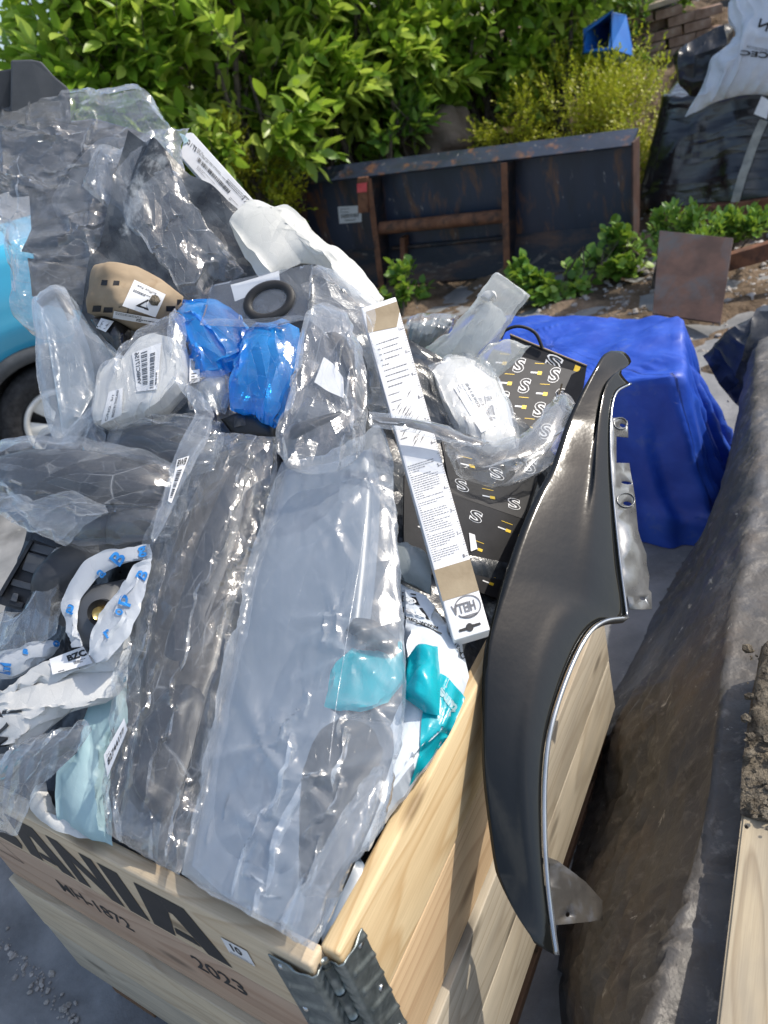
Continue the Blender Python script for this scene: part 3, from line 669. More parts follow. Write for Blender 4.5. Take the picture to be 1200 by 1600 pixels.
for _ in range(2600):
    s, t = rg.uniform(3.0, 8.3), rg.uniform(-4.2, 2.2)
    x, y = s * BN[0] + t * BN[1], s * BN[1] - t * BN[0]
    sz = .006 + .022 * rg.random() ** 4
    if rg.random() < .45: x, y = 2.0 + rg.normal(0, .55), 3.9 + rg.normal(0, .5)
    sp.append((x, y, float(zb(np.array(x), np.array(y))) if x * .6 + y * .8 > 2.95 else 0.004, sz))
stones('rubble', sp, M['stone'], 'pale broken rubble scattered over the brown soil bank', 'rubble')
sp = []
for k in range(130):
    a = rg.random(); q = np.array([(0, 1470), (90, 1560), (140, 1600)])[0] * (1 - a) + np.array((160, 1640)) * a + rg.normal(0, 9, 2)
    p = onz([q], 0)[0]; sp.append((p[0], p[1], .003,   .002 + .008 * rg.random() ** 3))
stones('grit', sp, M['stone'], 'line of loose grit along the crack in the yard concrete', 'grit')

# ------------------------------------------------------------------ wooden crate of two stacked collars on a pallet
NF = np.array([-E1[1], E1[0], 0]);  NF = NF if NF @ E2 > 0 else -NF          # into the crate from the front
NR = np.array([-E2[1], E2[0], 0]);  NR = NR if NR @ E1 > 0 else -NR
Zv = np.array([0, 0, 1.])
fr = lambda u, v, w_: CA + E1 * u + Zv * v + NF * w_
ri = lambda u, v, w_: CA + E2 * u + Zv * v + NR * w_
bk = lambda u, v, w_: CA + E2 * CD + E1 * u + Zv * v - NF * w_
lf = lambda u, v, w_: CA + E1 * CW + E2 * u + Zv * v - NR * w_
crate = thing('wooden_crate', 'pale wooden collar crate with black lettering on its front, heaped with bagged parts', 'crate', (CA[0], CA[1], 0))
TH = .024
plan = [(fr, CW, E1, ['wood_front', 'wood_pink', 'wood_pale', 'wood_grey']), (ri, CD, E2, ['wood_top', 'wood_brown', 'wood_grey', 'wood_grey']),
        (bk, CW, E1, ['wood_pale'] * 4), (lf, CD, E2, ['wood_pale'] * 4)]
for k, (fn, L, ax, ms) in enumerate(plan):
    for r in range(4):
        top = -r * CH / 2 - (.0 if r % 2 == 0 else .0012) - (.002 if r >= 2 else 0); bot = -(r + 1) * CH / 2 + .0006
        pr = -.010 if r >= 2 else 0.0
        if r == 1 or r == 3: pr += .0012
        o = hexobj('board', fn, (.022, L - .022), (bot, top), (pr, pr + TH), M[ms[r]], crate, bev=.0045 if r == 0 else .0022, smooth=True)
        board_uv(o, lambda p, a=ax, f0=fn(0, 0, 0): (float((p - f0) @ a), float(p[2] - f0[2]) + float((p - f0) @ np.cross(a, Zv)) * 1.0))
# hinge plates round the near corner, one pair for each collar
def hinge(z1, z0, dw, fa):
    for sgn, fn in ((0, fr), (1, ri)):
        path = np.array([(.080, -.0035), (.021, -.0035), (.0185, -.001), (.0185, .009), (.018, .013)]) if sgn == 0 else np.array([(.060, -.0035), (.021, -.0035), (.0185, -.001), (.0185, .009), (.018, .013)])
        P = smooth_path(path, 2)[:0]; pts = []
        for a, b in zip(path[:-1], path[1:]):
            n = max(2, int(np.linalg.norm(b - a) / .0018)); pts += [a + (b - a) * t for t in np.linspace(0, 1, n, endpoint=False)]
        pts.append(path[-1]); pts = np.array(pts); nv = 110; zs = np.linspace(0, 1, nv)
        V = []
        for j, (u, w_) in enumerate(pts):
            for q in zs:
                v = z0 + (z1 - z0) * q
                rib = max(0, math.sin((v * 1.0 + u * .55) * 6.28 / .036)) ** 3 * .0028 * (1 if .026 < u < .072 else .0)
                rib2 = max(0, math.sin((v - w_ * 1.2) * 6.28 / .018)) ** 2 * .0016 * (1 if u < .0195 and w_ > 0 else 0)
                V.append(fn(u - rib2, v, w_ - rib + dw))
        Fc = grid_faces(len(pts), nv)
        o = mesh('hinge_plate', V, Fc, M['galv'], crate, True)
        md = o.modifiers.new('thick', 'SOLIDIFY'); md.thickness = .0016; md.offset = 0
        for vv in (z1 - .012, (z0 + z1) / 2 + .03, (z0 + z1) / 2 - .055):
            V, Fc = [], []
            cpt = fn(.066 if sgn == 0 else .049, vv, -.0045 + dw); nn = -(NF if sgn == 0 else NR); ex = E1 if sgn == 0 else E2
            for ring, (rr, hh) in enumerate(((.0042, 0), (.0038, .0012), (.0022, .0022), (.0004, .0025))):
                for q in range(10): V.append(cpt + nn * hh + rr * (math.cos(q * .628) * ex + math.sin(q * .628) * Zv))
            for ring in range(3):
                for q in range(10): Fc.append((ring * 10 + q, ring * 10 + (q + 1) % 10, ring * 10 + 10 + (q + 1) % 10, ring * 10 + 10 + q))
            mesh('rivet', V, Fc, M['steel'], o, True)
    pc = lambda v: CA + (E1 + E2) * .0135 + Zv * v
    tube('hinge_pin', [pc(z0), pc(z1 + .006)], .0042, M['galv'], crate, 12)
    for q in range(5):
        a = z0 + (z1 - z0) * q / 5; tube('hinge_knuckle', [pc(a + .002), pc(a + (z1 - z0) / 5 - .002)], .0062, M['galv'], crate, 12)
hinge(-.012, -CH + .012, 0, 0)
hinge(-CH - .014, -2 * CH + .012, -.010, 0)
# pallet under the collars
zb0 = -2 * CH
for a in (.0, .5, 1.0):
    for b in (0, .5, 1):
        x0 = .02 + a * (CW - .04 - .12); y0 = .02 + b * (CD - .04 - .12)
        f3 = lambda u, v, w_: CA + E1 * u + E2 * w_ + Zv * v
        hexobj('pallet_block', f3, (x0, x0 + .12), (-CA[2] + .022, zb0 - .024), (y0, y0 + .12), M['wood_block'], crate, .003)
for b in (0, .2, .4, .6, .8):
    y0 = .01 + b * (CD - .02); hexobj('deck_board', f3, (.005, CW - .005), (zb0 - .023, zb0 - .001), (y0, y0 + .16), M['wood_old'], crate, .002)
for a in (0, .5, 1):
    x0 = .02 + a * (CW - .04 - .12); hexobj('skid_board', f3, (x0, x0 + .12), (-CA[2] + .004, -CA[2] + .022), (.01, CD - .01), M['wood_block'], crate, .002)
# printing on the front boards
def lay3(pr, name, fn, m, parent):
    uv = np.vstack(pr.V); return mesh(name, [fn(a, b) for a, b in uv], pr.F, m, parent, False)
pr = Print()
for ch, (u1, u0) in zip('SCANIA', ((.792, .722), (.710, .622), (.612, .500), (.492, .392), (.380, .340), (.332, .190))):
    # heavy block letters drawn as strokes
    q = lambda x, y: (u1 + (u0 - u1) * x, -.128 + .106 * y)
    P_ = lambda *pts: pr.poly([q(*p) for p in pts])
    if ch == 'A':
        P_((0, 0), (.29, 0), (.355, .24), (.47, .66), (.47, 1), (.17, 1)); P_((.53, .66), (.645, .24), (.71, 0), (1, 0), (.80, 1), (.471, 1), (.471, .66)); P_((.34, .10), (.66, .10), (.62, .26), (.38, .26))
    elif ch == 'N':
        P_((0, 0), (.27, 0), (.27, 1), (0, 1)); P_((.271, 1), (.271, .58), (.729, 0), (.729, .42)); P_((.73, 0), (1, 0), (1, 1), (.73, 1))
    elif ch == 'I': P_((0, 0), (1, 0), (1, 1), (0, 1))
    elif ch == 'C':
        P_((0, .15), (.17, 0), (.34, .27), (.34, .73), (.17, 1), (0, .85)); P_((.171, 0), (.85, 0), (1, .15), (1, .33), (.68, .33), (.62, .27), (.341, .27)); P_((.171, 1), (.341, .73), (.62, .73), (.68, .67), (1, .67), (1, .85), (.85, 1))
    else:
        P_((0, .0), (.85, 0), (1, .15), (1, .26), (0, .26)); P_((.66, .261), (1, .261), (1, .48), (.85, .63), (.66, .63)); P_((.0, .52), (.15, .37), (.659, .37), (.659, .63), (0, .63)); P_((0, .631), (.34, .631), (.34, .74), (1, .74), (1, 1), (.15, 1), (0, .85))
lay3(pr, 'lettering', lambda a, b: fr(a, b, -.0006), M['ink'], crate)
pr = Print()
def ft(txt, ua, ub, v0, v1, bold=0): pr.text(txt, [(ua, v0), (ub, v0), (ub, v1), (ua, v1)], bold)
ft('MH-1872', .596, .425, -.214, -.183, .012); ft('2023', .292, .198, -.205, -.172, .012)
for a, b in (((.80, -.150), (.735, -.150)), ((.735, -.150), (.690, -.196)), ((.80, -.196), (.690, -.196))): pr.line(a, b, .0016)
ft('DE-0047', .80, .745, -.185, -.168, 0)
lay3(pr, 'stencil_marking', lambda a, b: fr(a, b, .0012 - .0006), M['ink'], crate)
q = [fr(.171, -.0785, -.0012), fr(.130, -.0785, -.0012), fr(.128, -.0455, -.0012), fr(.169, -.0455, -.0012)]
lb = mesh('number_label', q, [(0, 1, 2, 3)], M['paper'], crate, False)
pr = Print(); ft('10', .158, .142, -.066, -.050, .02); pr.rect(.168, -.0755, .132, -.0745); pr.rect(.168, -.0725, .138, -.072)
lay3(pr, 'number', lambda a, b: fr(a, b, -.0018), M['ink'], lb)

# ------------------------------------------------------------------ draped piles
def draped(name, c4, z0, h, m, parent=None, flare=.1, folds=(18, .03), rnd=.12, seed=1, nth=240, prof=40, sag=.02, wr=(60, .03, .010), uvk=(.5, .5)):
    """sheet thrown over a stack: plan corners c4, flared skirt with folds"""
    r = np.random.default_rng(seed); c4 = np.asarray(c4, float); c = c4.mean(0)
    per = []
    for i in range(4):
        a, b = c4[i], c4[(i + 1) % 4]; n = nth // 4
        per += [a + (b - a) * t for t in np.linspace(0, 1, n, endpoint=False)]
    per = np.array(per); k = max(1, int(nth * rnd / 4))
    ker = np.ones(2 * k + 1) / (2 * k + 1); per = np.stack([np.convolve(np.r_[per[-k:, j], per[:, j], per[:k, j]], ker, 'valid') for j in (0, 1)], -1)
    out = per - c; outn = out / np.linalg.norm(out, axis=1, keepdims=True)
    th = np.arange(len(per)) / len(per) * 6.2832
    fo = np.zeros(len(per))
    for j in range(5): fo += np.sin(th * int(r.integers(folds[0] // 3, folds[0])) + r.uniform(0, 6.28)) / (1 + j * .3)
    fo /= 2
    rows = []
    for q in np.linspace(0, 1, prof):
        if q < .45: s = q / .45; P = c + out * (.04 + .96 * s); z = z0 + h + 0 * th; dn = 0
        else:
            s = (q - .45) / .55; P = per + outn * (flare * s ** 1.3 + folds[1] * fo * min(1, s * 1.6))[:, None]; z = z0 + h * (1 - s) + 0 * th; dn = s
        rows.append(np.c_[P, z])
    G = np.array(rows)
    X = G[..., 0]; Y = G[..., 1]; Zz = G[..., 2]
    cx = creases(X + .3 * Zz, Y + Zz, r, wr[0], wr[1], wr[2], .25) + sag * np.sin(X * 9 + 1) * np.sin(Y * 8)
    G[..., 2] += cx * (Zz > z0 + .02); 
    side = np.clip((z0 + h - Zz) / h * 3, 0, 1)
    G[..., :2] += (outn[None] * (cx * side)[..., None])
    V = G.reshape(-1, 3); n = len(per); Fc = []
    su = np.cumsum(np.r_[0, np.linalg.norm(np.diff(per, axis=0), axis=1)]); sv = np.linspace(0, 1, prof) * (h + .6)
    uvd = np.stack([np.broadcast_to(su[None], (prof, n)), np.broadcast_to(sv[:, None], (prof, n))], -1).reshape(-1, 2) * np.array(uvk)
    for i in range(prof - 1):
        for j in range(n): Fc.append((i * n + j, i * n + (j + 1) % n, (i + 1) * n + (j + 1) % n, (i + 1) * n + j))
    Fc.append(tuple(range(n))[::-1])
    o = mesh(name, V, Fc, m, parent, True, uvd)
    bm = bmesh.new(); bm.from_mesh(o.data); bmesh.ops.recalc_face_normals(bm, faces=bm.faces); bm.to_mesh(o.data); bm.free()
    return o
tp = draped('tarpaulin_stack', [(.885, 1.86), (1.085, 2.28), (.55, 2.98), (.19, 2.44)], .004, .50, M['blue_tarp'], None, .12, (34, .034), .10, 4, wr=(200, .04, .016), sag=.012)
tag(tp, 'stack of goods under a bright blue woven tarpaulin behind the crate', 'tarpaulin')

# dirty sheet over the long stack at the crate's open side
rr_ = np.random.default_rng(21)
L0 = onz([(905, 1720), (884, 1600), (877, 1500), (877, 1451), (899, 1355), (914, 1294), (930, 1228), (943, 1145), (952, 1099), (980, 1049), (1026, 961), (1059, 900), (1110, 815), (1150, 735)], .006)
L1 = onz([(930, 1720), (918, 1600), (912, 1520), (930, 1440), (962, 1340), (980, 1270), (985, 1200), (985, 1130), (1000, 1080), (1030, 1010), (1070, 930), (1095, 850), (1128, 770), (1152, 690)], .19)
L2 = onz([(985, 1740), (985, 1620), (1010, 1510), (1058, 1400), (1085, 1300), (1095, 1230), (1102, 1150), (1107, 1080), (1115, 1000), (1130, 920), (1146, 830), (1158, 740), (1165, 650), (1172, 560)], .44)
L3 = onz([(1100, 1740), (1115, 1600), (1133, 1469), (1145, 1380), (1155, 1300), (1165, 1200), (1180, 1080), (1192, 1010), (1210, 930), (1225, 860), (1235, 780), (1240, 700), (1238, 610), (1230, 520)], .47)
L4 = L3 + np.array([.28, -.20, -.02]); L5 = L4 + np.array([.30, -.22, -.03]); L6 = L5 + np.array([.06, -.04, -.38])
rows = [smooth_path(L, 190) for L in (L0, L1, L2, L3, L4, L5, L6)]
rows = np.array(rows); G = np.array([smooth_path(rows[:, j], 90) for j in range(190)])      # 190 x 90
dU = np.gradient(G, axis=0); dV = np.gradient(G, axis=1); Nn = np.cross(dU, dV); Nn /= np.linalg.norm(Nn, axis=2, keepdims=True) + 1e-9
if Nn[..., 2].mean() < 0: Nn = -Nn
sx = np.repeat(np.linspace(0, 1.9, 190), 90).reshape(190, 90); sy = np.tile(np.linspace(0, 1.5, 90), 190).reshape(190, 90)
cw = creases(sx, sy, rr_, 26, .06, .012, .30) + creases(sx, sy, rr_, 60, .025, .004, .16)
W0 = G.copy(); W_ = G + Nn * (cw + rr_.normal(0, .002, cw.shape))[..., None]
k9 = rr_.uniform(0, 1, (8, 6)); i_ = np.linspace(0, 6.99, 190); j_ = np.linspace(0, 4.99, 90); e9 = 1 + .10 * k9[i_.astype(int)][:, j_.astype(int)]
ru = np.linalg.norm(np.diff(G, axis=0), axis=2) * e9[1:]; rv = np.linalg.norm(np.diff(G, axis=1), axis=2) * e9[:, 1:]
rd = np.linalg.norm(G[1:, 1:] - G[:-1, :-1], axis=2) * e9[1:, 1:]; re_ = np.linalg.norm(G[1:, :-1] - G[:-1, 1:], axis=2) * e9[1:, 1:]
for it in range(12):
    W_ = buckle(W_, ru, rv, rd, re_, np.full(cw.shape, .004), np.full(cw.shape, .0), 6, 0, .02)
    W_ += (W0 - W_) * .035
G = W_; G[..., 2] = np.maximum(G[..., 2], .004)
dt = mesh('dirty_sheet', G.reshape(-1, 3), grid_faces(190, 90), M['tarp_dirty'], None, True, np.stack([sx, sy], -1).reshape(-1, 2))
tag(dt, 'dirty brown black plastic sheet draped over the long stack beside the crate', 'sheet')
# plank and clod of earth lying on it
def slab_px(name, q, z, th, m, parent=None, bev=.003):
    P = onz(q, z); c = np.vstack([P - [0, 0, th], P])
    V, Fc = hexa(c); o = mesh(name, V, Fc, m, parent, False, uv=None)
    bm = bmesh.new(); bm.from_mesh(o.data); bmesh.ops.recalc_face_normals(bm, faces=bm.faces); bmesh.ops.bevel(bm, geom=bm.edges, offset=bev, segments=2, affect='EDGES', clamp_overlap=True); bm.to_mesh(o.data); bm.free()
    return o, P
o, P = slab_px('timber_plank', [(1108, 1700), (1330, 1720), (1420, 1000), (1190, 1008)], .535, .05, M['wood_old'])
ax = (P[3] - P[0]) / np.linalg.norm(P[3] - P[0]); ay = np.cross(Zv, ax)
board_uv(o, lambda p: (float((p - P[0]) @ ax), float((p - P[0]) @ ay) + float(p[2])))
tag(o, 'weathered pale timber plank lying in sunlight on the dirty sheet', 'plank')
def lump(name, c, r, m, parent=None, seed=0, rough=.25, n=(28, 18), flat=0.0):
    g = np.random.default_rng(seed); V = []
    k = [(g.normal(size=3) * 2.2, g.uniform(0, 6.28)) for _ in range(10)] + [(g.normal(size=3) * 6, g.uniform(0, 6.28)) for _ in range(12)]
    for i in range(n[1] + 1):
        ph = math.pi * i / n[1]
        for j in range(n[0]):
            t = 6.2832 * j / n[0]; d = np.array([math.sin(ph) * math.cos(t), math.sin(ph) * math.sin(t), math.cos(ph)])
            s = 1 + rough * sum(math.sin(d @ a + b) / (2.5 if q < 10 else 5) for q, (a, b) in enumerate(k)) * .35
            V.append(np.asarray(c) + d * np.asarray(r) * s)
    Fc = []
    for i in range(n[1]):
        for j in range(n[0]): Fc.append((i * n[0] + j, (i + 1) * n[0] + j, (i + 1) * n[0] + (j + 1) % n[0], i * n[0] + (j + 1) % n[0]))
    return mesh(name, V, Fc, m, parent, True)
eo = patch('earth_layer', [(1156, 1272), (1160, 1200), (1172, 1100), (1190, 1012), (1290, 1005), (1300, 1268), (1200, 1285)], (0, 3, 4, 5), M['soil_clod'], None, surf=lambda p: onz(p, .537), thick=.014, cr=(140, .018, .009), res=.005, edge=.2, backthick=0, pow_=4)
tag(eo, 'dry crumbly earth lying on the far half of the timber plank', 'earth')
ec = []
for _ in range(320):
    pp = onz([(rg.uniform(1163, 1290), rg.uniform(1012, 1300))], .54)[0]; k = rg.random(); ec.append((pp[0], pp[1], .544 + .004 * k, .002 + .009 * k ** 4))
stones('loose_earth', ec, M['soil_clod'], 'loose crumbs of dry earth scattered over the timber plank', 'earth')

# ------------------------------------------------------------------ black front wing leaning on the crate
FP1 = at([(865, 1490)], 1.09)[0]; FP2 = at([(970, 545)], 1.47)[0]; FP3 = at([(765, 1010)], 1.055)[0]
FN = np.cross(FP2 - FP1, FP3 - FP1); FN /= np.linalg.norm(FN); FN = FN if FN @ (CAM - FP1) > 0 else -FN
fsurf = lambda p: onplane(p, FP1, FN)
wing = thing('car_wing', 'glossy black steel car front wing leaning on end against the crate', 'car wing', FP1)
out = [(838, 1474), (852, 1484), (866, 1492), (858, 1440), (850, 1370), (846, 1300), (847, 1210), (857, 1135), (884, 1052), (914, 992), (942, 968), (979, 962),
       (969, 885), (960, 800), (954, 720), (954, 655), (962, 615), (985, 600), (974, 588), (972, 578), (988, 565), (979, 548), (960, 544), (944, 556), (918, 610), (899, 660), (879, 720), (857, 762), (828, 830), (796, 930), (776, 1010), (772, 1100), (774, 1200), (784, 1290), (797, 1370), (816, 1430)]
wo = patch('outer_panel', out, (0, 2, 17, 22), M['paint_black'], wing, thick=.028, profx=lambda U, V: -(1 - U) ** 2.0 * np.clip(V / .12, .15, 1) * np.clip((1 - V) / .12, .3, 1), back=False, res=.006, surf=fsurf, maxn=170, soft=True)
# swage line pressed along the panel
bmw = wo.data; wl = wloc(wo)
md = wo.modifiers.new('thick', 'SOLIDIFY'); md.thickness = .0012; md.offset = -1
# rolled lip round the wheel opening, turned inwards
lip = smooth_path([(866, 1492), (858, 1440), (850, 1370), (846, 1300), (847, 1210), (857, 1135), (884, 1052), (914, 992), (942, 968), (979, 962)], 80)
Pl = fsurf(lip); inn = lip + np.stack([np.interp(np.linspace(0, 1, 80), [0, .1, .6, .9, 1], [10, 13, 12, 8, 3]), np.interp(np.linspace(0, 1, 80), [0, .1, .6, .8, 1], [0, 2, 5, 8, 9])], -1)
Pi = fsurf(inn) - FN * .012; Pm = fsurf(lip * .55 + inn * .45) + FN * .0045
V = np.vstack([Pl + FN * .001, Pm, Pi]); mesh('arch_lip', V, grid_faces(3, 80), M['lip'], wing, True).modifiers.new('thick', 'SOLIDIFY').thickness = .0015
edge = smooth_path([(979, 962), (969, 885), (960, 800), (954, 720), (954, 655), (962, 615), (985, 600)], 60)
tube('seam_edge', fsurf(edge) + FN * .001, .0020, M['lip'], wing, 8)
def fill2d(name, outer, holes, fn, m, parent, th=.002):
    cu = bpy.data.curves.new('t', 'CURVE'); cu.dimensions = '2D'; cu.fill_mode = 'BOTH'
    for P in [outer] + holes:
        s = cu.splines.new('POLY'); s.points.add(len(P) - 1); s.use_cyclic_u = True
        for q, p in zip(s.points, P): q.co = (p[0] / 100, -p[1] / 100, 0, 1)
    ob = bpy.data.objects.new('t', cu); COL.objects.link(ob); dg = bpy.context.evaluated_depsgraph_get()
    me = bpy.data.meshes.new_from_object(ob.evaluated_get(dg)); bm = bmesh.new(); bm.from_mesh(me)
    bmesh.ops.remove_doubles(bm, verts=bm.verts, dist=1e-5)
    for _ in range(2): bmesh.ops.subdivide_edges(bm, edges=[e for e in bm.edges if e.calc_length() > .22], cuts=1)
    bmesh.ops.triangulate(bm, faces=bm.faces); bm.verts.ensure_lookup_table()
    V = np.array([(v.co.x * 100, -v.co.y * 100) for v in bm.verts]); Fc = [[v.index for v in f.verts] for f in bm.faces]; bm.free()
    bpy.data.objects.remove(ob); bpy.data.curves.remove(cu); bpy.data.meshes.remove(me)
    o = mesh(name, fn(V), Fc, m, parent, True); o.data.set_sharp_from_angle(angle=RAD(30)); md = o.modifiers.new('thick', 'SOLIDIFY'); md.thickness = th; md.offset = 0
    return o
def flsurf(p):
    p = np.asarray(p, float); y = p[:, 1]; xl = np.interp(y, [650, 720, 800, 885, 962], [957, 956, 961, 970, 979])
    d = p[:, 0] - xl
    wave = .0015 * np.sin(y / 17.0) * np.clip(d / 20, 0, 1) + .004 * np.exp(-((y - 862) / 10) ** 2) + .006 * np.exp(-((y - 905) / 9) ** 2) * np.clip(d / 15, 0, 1)
    return fsurf(p) - FN * (.004 + .00015 * d)[:, None] + FN * wave[:, None]
def slot(cx, cy, w_, h_, a=0): return [(cx + w_ * math.cos(t) * math.cos(a) - h_ * math.sin(t) * math.sin(a), cy + w_ * math.cos(t) * math.sin(a) + h_ * math.sin(t) * math.cos(a)) for t in np.linspace(0, 6.2832, 14, endpoint=False)]
fl = fill2d('flange', [(956, 652), (972, 650), (985, 655), (986, 681), (966, 680), (967, 721), (990, 720), (995, 757), (1000, 792), (1005, 825), (1012, 850), (1017, 880), (1021, 918), (1027, 923), (1028, 949), (1010, 951), (988, 951), (984, 928), (978, 955), (970, 890), (960, 800), (955, 720)],
            [slot(977, 663, 6, 3.2, .2), slot(984, 752, 9.5, 2.6, .05), slot(985, 785, 8, 3.5, .1), slot(1012, 933, 5, 2.5, .1)], flsurf, M['paint_flange'], wing, .0016)
for (cx, cy, w_, h_) in ((981, 780, 15, 11), (972, 660, 11, 9)):
    ring = flsurf(np.array(slot(cx, cy, w_, h_))) + FN * .002
    tube('pressed_rim', np.vstack([ring]), .0010, M['paint_flange'], fl, 6, True)
fill2d('lower_bracket', [(850, 1341), (866, 1340), (882, 1346), (905, 1362), (930, 1380), (958, 1409), (959, 1441), (925, 1444), (885, 1447), (862, 1448), (854, 1400)],
       [[(851, 1351), (868, 1350), (868, 1384), (853, 1385)], slot(899, 1431, 4, 4)], lambda p: fsurf(p) - FN * (.010 + .0001 * (np.asarray(p)[:, 0] - 850))[:, None], M['brown_plastic'], wing, .0018)
# ------------------------------------------------------------------ loader bucket standing on the bank
def shot(p, k=.94):
    p0 = CAM + (np.array([.5, 5.95, 0]) - CAM) * k; return onplane([p], p0, np.array([-.6, -.8, 0]))[0]
BL, BR, TR, TL = shot((467, 458)), shot((988, 418)), shot((988, 226)), shot((462, 288))
bN = np.array([-.6, -.8, 0.0])
bf = lambda u, v, d: (BL * (1 - u) * (1 - v) + BR * u * (1 - v) + TR * u * v + TL * (1 - u) * v) + bN * d
bucket = thing('loader_bucket', 'dark navy loader bucket with rusty ribs standing on the soil bank', 'bucket', BL)
def bq(name, u, v, d, m, par=bucket, bev=.006): return hexobj(name, bf, u, v, d, M[m], par, bev)
bq('back_plate', (.0, 1), (.31, 1.0), (-.15, -.135), 'bucket', bev=0)
o = mesh('lower_plate', [bf(a, b, d) for (b, d) in ((0.0, -.02), (.33, -.130)) for a in np.linspace(0, 1, 12)] + [bf(a, b, d) for (b, d) in ((-.03, -.05), (.31, -.16)) for a in np.linspace(0, 1, 12)], list(map(tuple, grid_faces(2, 12))) + [tuple(f + 24) for f in grid_faces(2, 12)], M['bucket_dark'], bucket, False)
# top ledge: sloping plate with a turned-down lip
V = [bf(a, b, d) for (b, d) in ((.985, .0), (1.0, .012), (1.085, -.15), (1.07, -.16), (.985, -.012)) for a in np.linspace(0, 1, 16)]
mesh('top_ledge', V, grid_faces(5, 16), M['bucket'], bucket, False)
bq('end_cheek', (-.003, .003), (0, 1.02), (-.16, .004), 'rust_dark'); bq('end_cheek', (.997, 1.003), (0, 1.02), (-.16, .004), 'rust_dark')
def rib(u0, u1, w0, m, name='rib'):
    f = lambda a, v, d: bf(u0 + (u1 - u0) * (1 - v) + a, v, d)
    hexobj(name, f, (-w0, w0), (0.0, .985), (-.134, .016), M[m], bucket, .004)
    hexobj('rib_flange', f, (-w0 * 1.5, w0 * 1.5), (.0, .98), (.016, .022), M['rust'], bucket, .002)
rib(.262, .300, .006, 'bucket_dark'); rib(.675, .682, .006, 'bucket_dark')
bq('hook_bracket', (.228, .262), (.70, 1.0), (-.10, .035), 'rust'); bq('painted_tip', (.229, .261), (.88, .955), (.036, .040), 'red_tag', bev=0)
a_, b_ = bf(.285, .53, -.04), bf(.672, .53, -.04)
tube('cross_tube', [a_ + (b_ - a_) * t for t in np.linspace(0, 1, 14)], .042, M['rust'], bucket, 18)
bq('stiffener', (.31, .67), (.30, .33), (-.134, -.10), 'bucket_dark'); bq('stiffener', (.70, .985), (.155, .185), (-.134, -.08), 'bucket')
bq('gusset', (.345, .36), (.08, .42), (-.134, -.06), 'rust')
lq = [shot(p) for p in ((516, 358), (551, 355), (550, 329), (513, 331))]
lq = [p - bN * .131 for p in lq]
lbl = mesh('paper_label', lq, [(0, 1, 2, 3)], M['paper'], bucket, False)
pr = Print(); pr.bars(.12, .32, .9, .55, 22, rg); pr.scribble(.1, .62, .8, .9, 3, rg, .4); pr.box('10463-01', .25, .1, .75, .24, .01)
uv = np.vstack(pr.V); mesh('label_print', quadmap(lq, uv) + bN * .002, pr.F, M['ink'], lbl, False)

# ------------------------------------------------------------------ black wrapped pallet load, sacks, plates, scrap
load = thing('wrapped_pallet_load', 'tall pallet load tightly wrapped in black stretch film with a grey tape strip', 'pallet load', (2.5, 4.9, .1))
L4c = [(2.10, 4.80), (3.20, 3.98), (3.70, 4.66), (2.60, 5.48)]
ld = draped('stretch_wrap', [(2.24, 4.90), (3.20, 4.18), (3.60, 4.66), (2.66, 5.40)], .22, .60, M['black_wrap'], load, .15, (14, .02), .22, 9, wr=(240, .035, .012), sag=.03, uvk=(.16, .8))
bv = bvh_of(ld)
patch('tape_strip', [(1139, 326), (1152, 327), (1166, 280), (1185, 225), (1200, 190), (1187, 186), (1172, 222), (1153, 276)], (0, 1, 4, 5), M['tape_grey'], load, surf=lambda p: drop(bv, p, .012), res=.02, back=False)
sticker('paper_slip', [(1178, 178), (1198, 186), (1204, 158), (1190, 150)], bv, M['paper'], load, .02, (4, 4))
for (p, q) in (((2.15, 4.78), (3.25, 3.95)), ((2.45, 5.2), (3.55, 4.4))):
    d = np.array([*q, 0.]) - np.array([*p, 0.]); L = np.linalg.norm(d); d /= L; nn = np.cross(Zv, d)
    f = lambda u, v, w_, p=p, d=d, nn=nn: np.array([*p, 0.]) + d * u + nn * w_ + Zv * v
    hexobj('timber_bearer', f, (-.04, L), (.06, .215), (-.05, .05), M['rust'], load, .006)
def tsurf(t): return lambda p: at(p, t)
o = patch('black_sack', [(1060, 130), (1051, 108), (1052, 86), (1075, 66), (1112, 50), (1145, 34), (1148, 70), (1130, 110), (1110, 148), (1082, 152)], (0, 2, 5, 8), M['black_sack'], None, thick=.12, surf=tsurf(4.9), cr=(26, .07, .03), res=.016, backthick=1.0, ex=.12)
tag(o, 'small black plastic sack slumped beside the white sack', 'sack')
ws = patch('white_sack', [(1070, 183), (1110, 160), (1160, 152), (1230, 150), (1270, 60), (1260, -40), (1180, -40), (1138, 5), (1140, 30), (1150, 55), (1112, 95), (1100, 125)], (0, 3, 5, 7), M['white_sack'], None, thick=.14, surf=tsurf(4.72), cr=(60, .07, .03), res=.013, backthick=1.0, ex=.10)
tag(ws, 'crumpled white printed sack lying over the black wrapped load', 'sack')
bv = bvh_of(ws); pr = Print(); pr.text('N', [(1188, 28), (1203, 36), (1198, 50), (1184, 42)], .02); pr.text('CEC', [(1200, 92), (1156, 86), (1158, 78), (1202, 82)], .03)
pr.text('SKYDDSSTOFF', [(1200, 82), (1166, 75), (1167, 71), (1200, 77)], 0)
P = drop(bv, np.vstack(pr.V), .006); mesh('sack_print', P, pr.F, M['ink'], ws, False)
pl0 = at([(1020, 492), (1126, 507), (1146, 374), (1031, 362)], [3.98, 3.9, 4.15, 4.2])
nn = np.cross(pl0[1] - pl0[0], pl0[3] - pl0[0]); nn /= np.linalg.norm(nn)
V, Fc = hexa(np.vstack([pl0, pl0 + nn * .012])); o = mesh('rusty_plate', V, Fc, M['rust_dark'], None, False); bevel(o, .002)
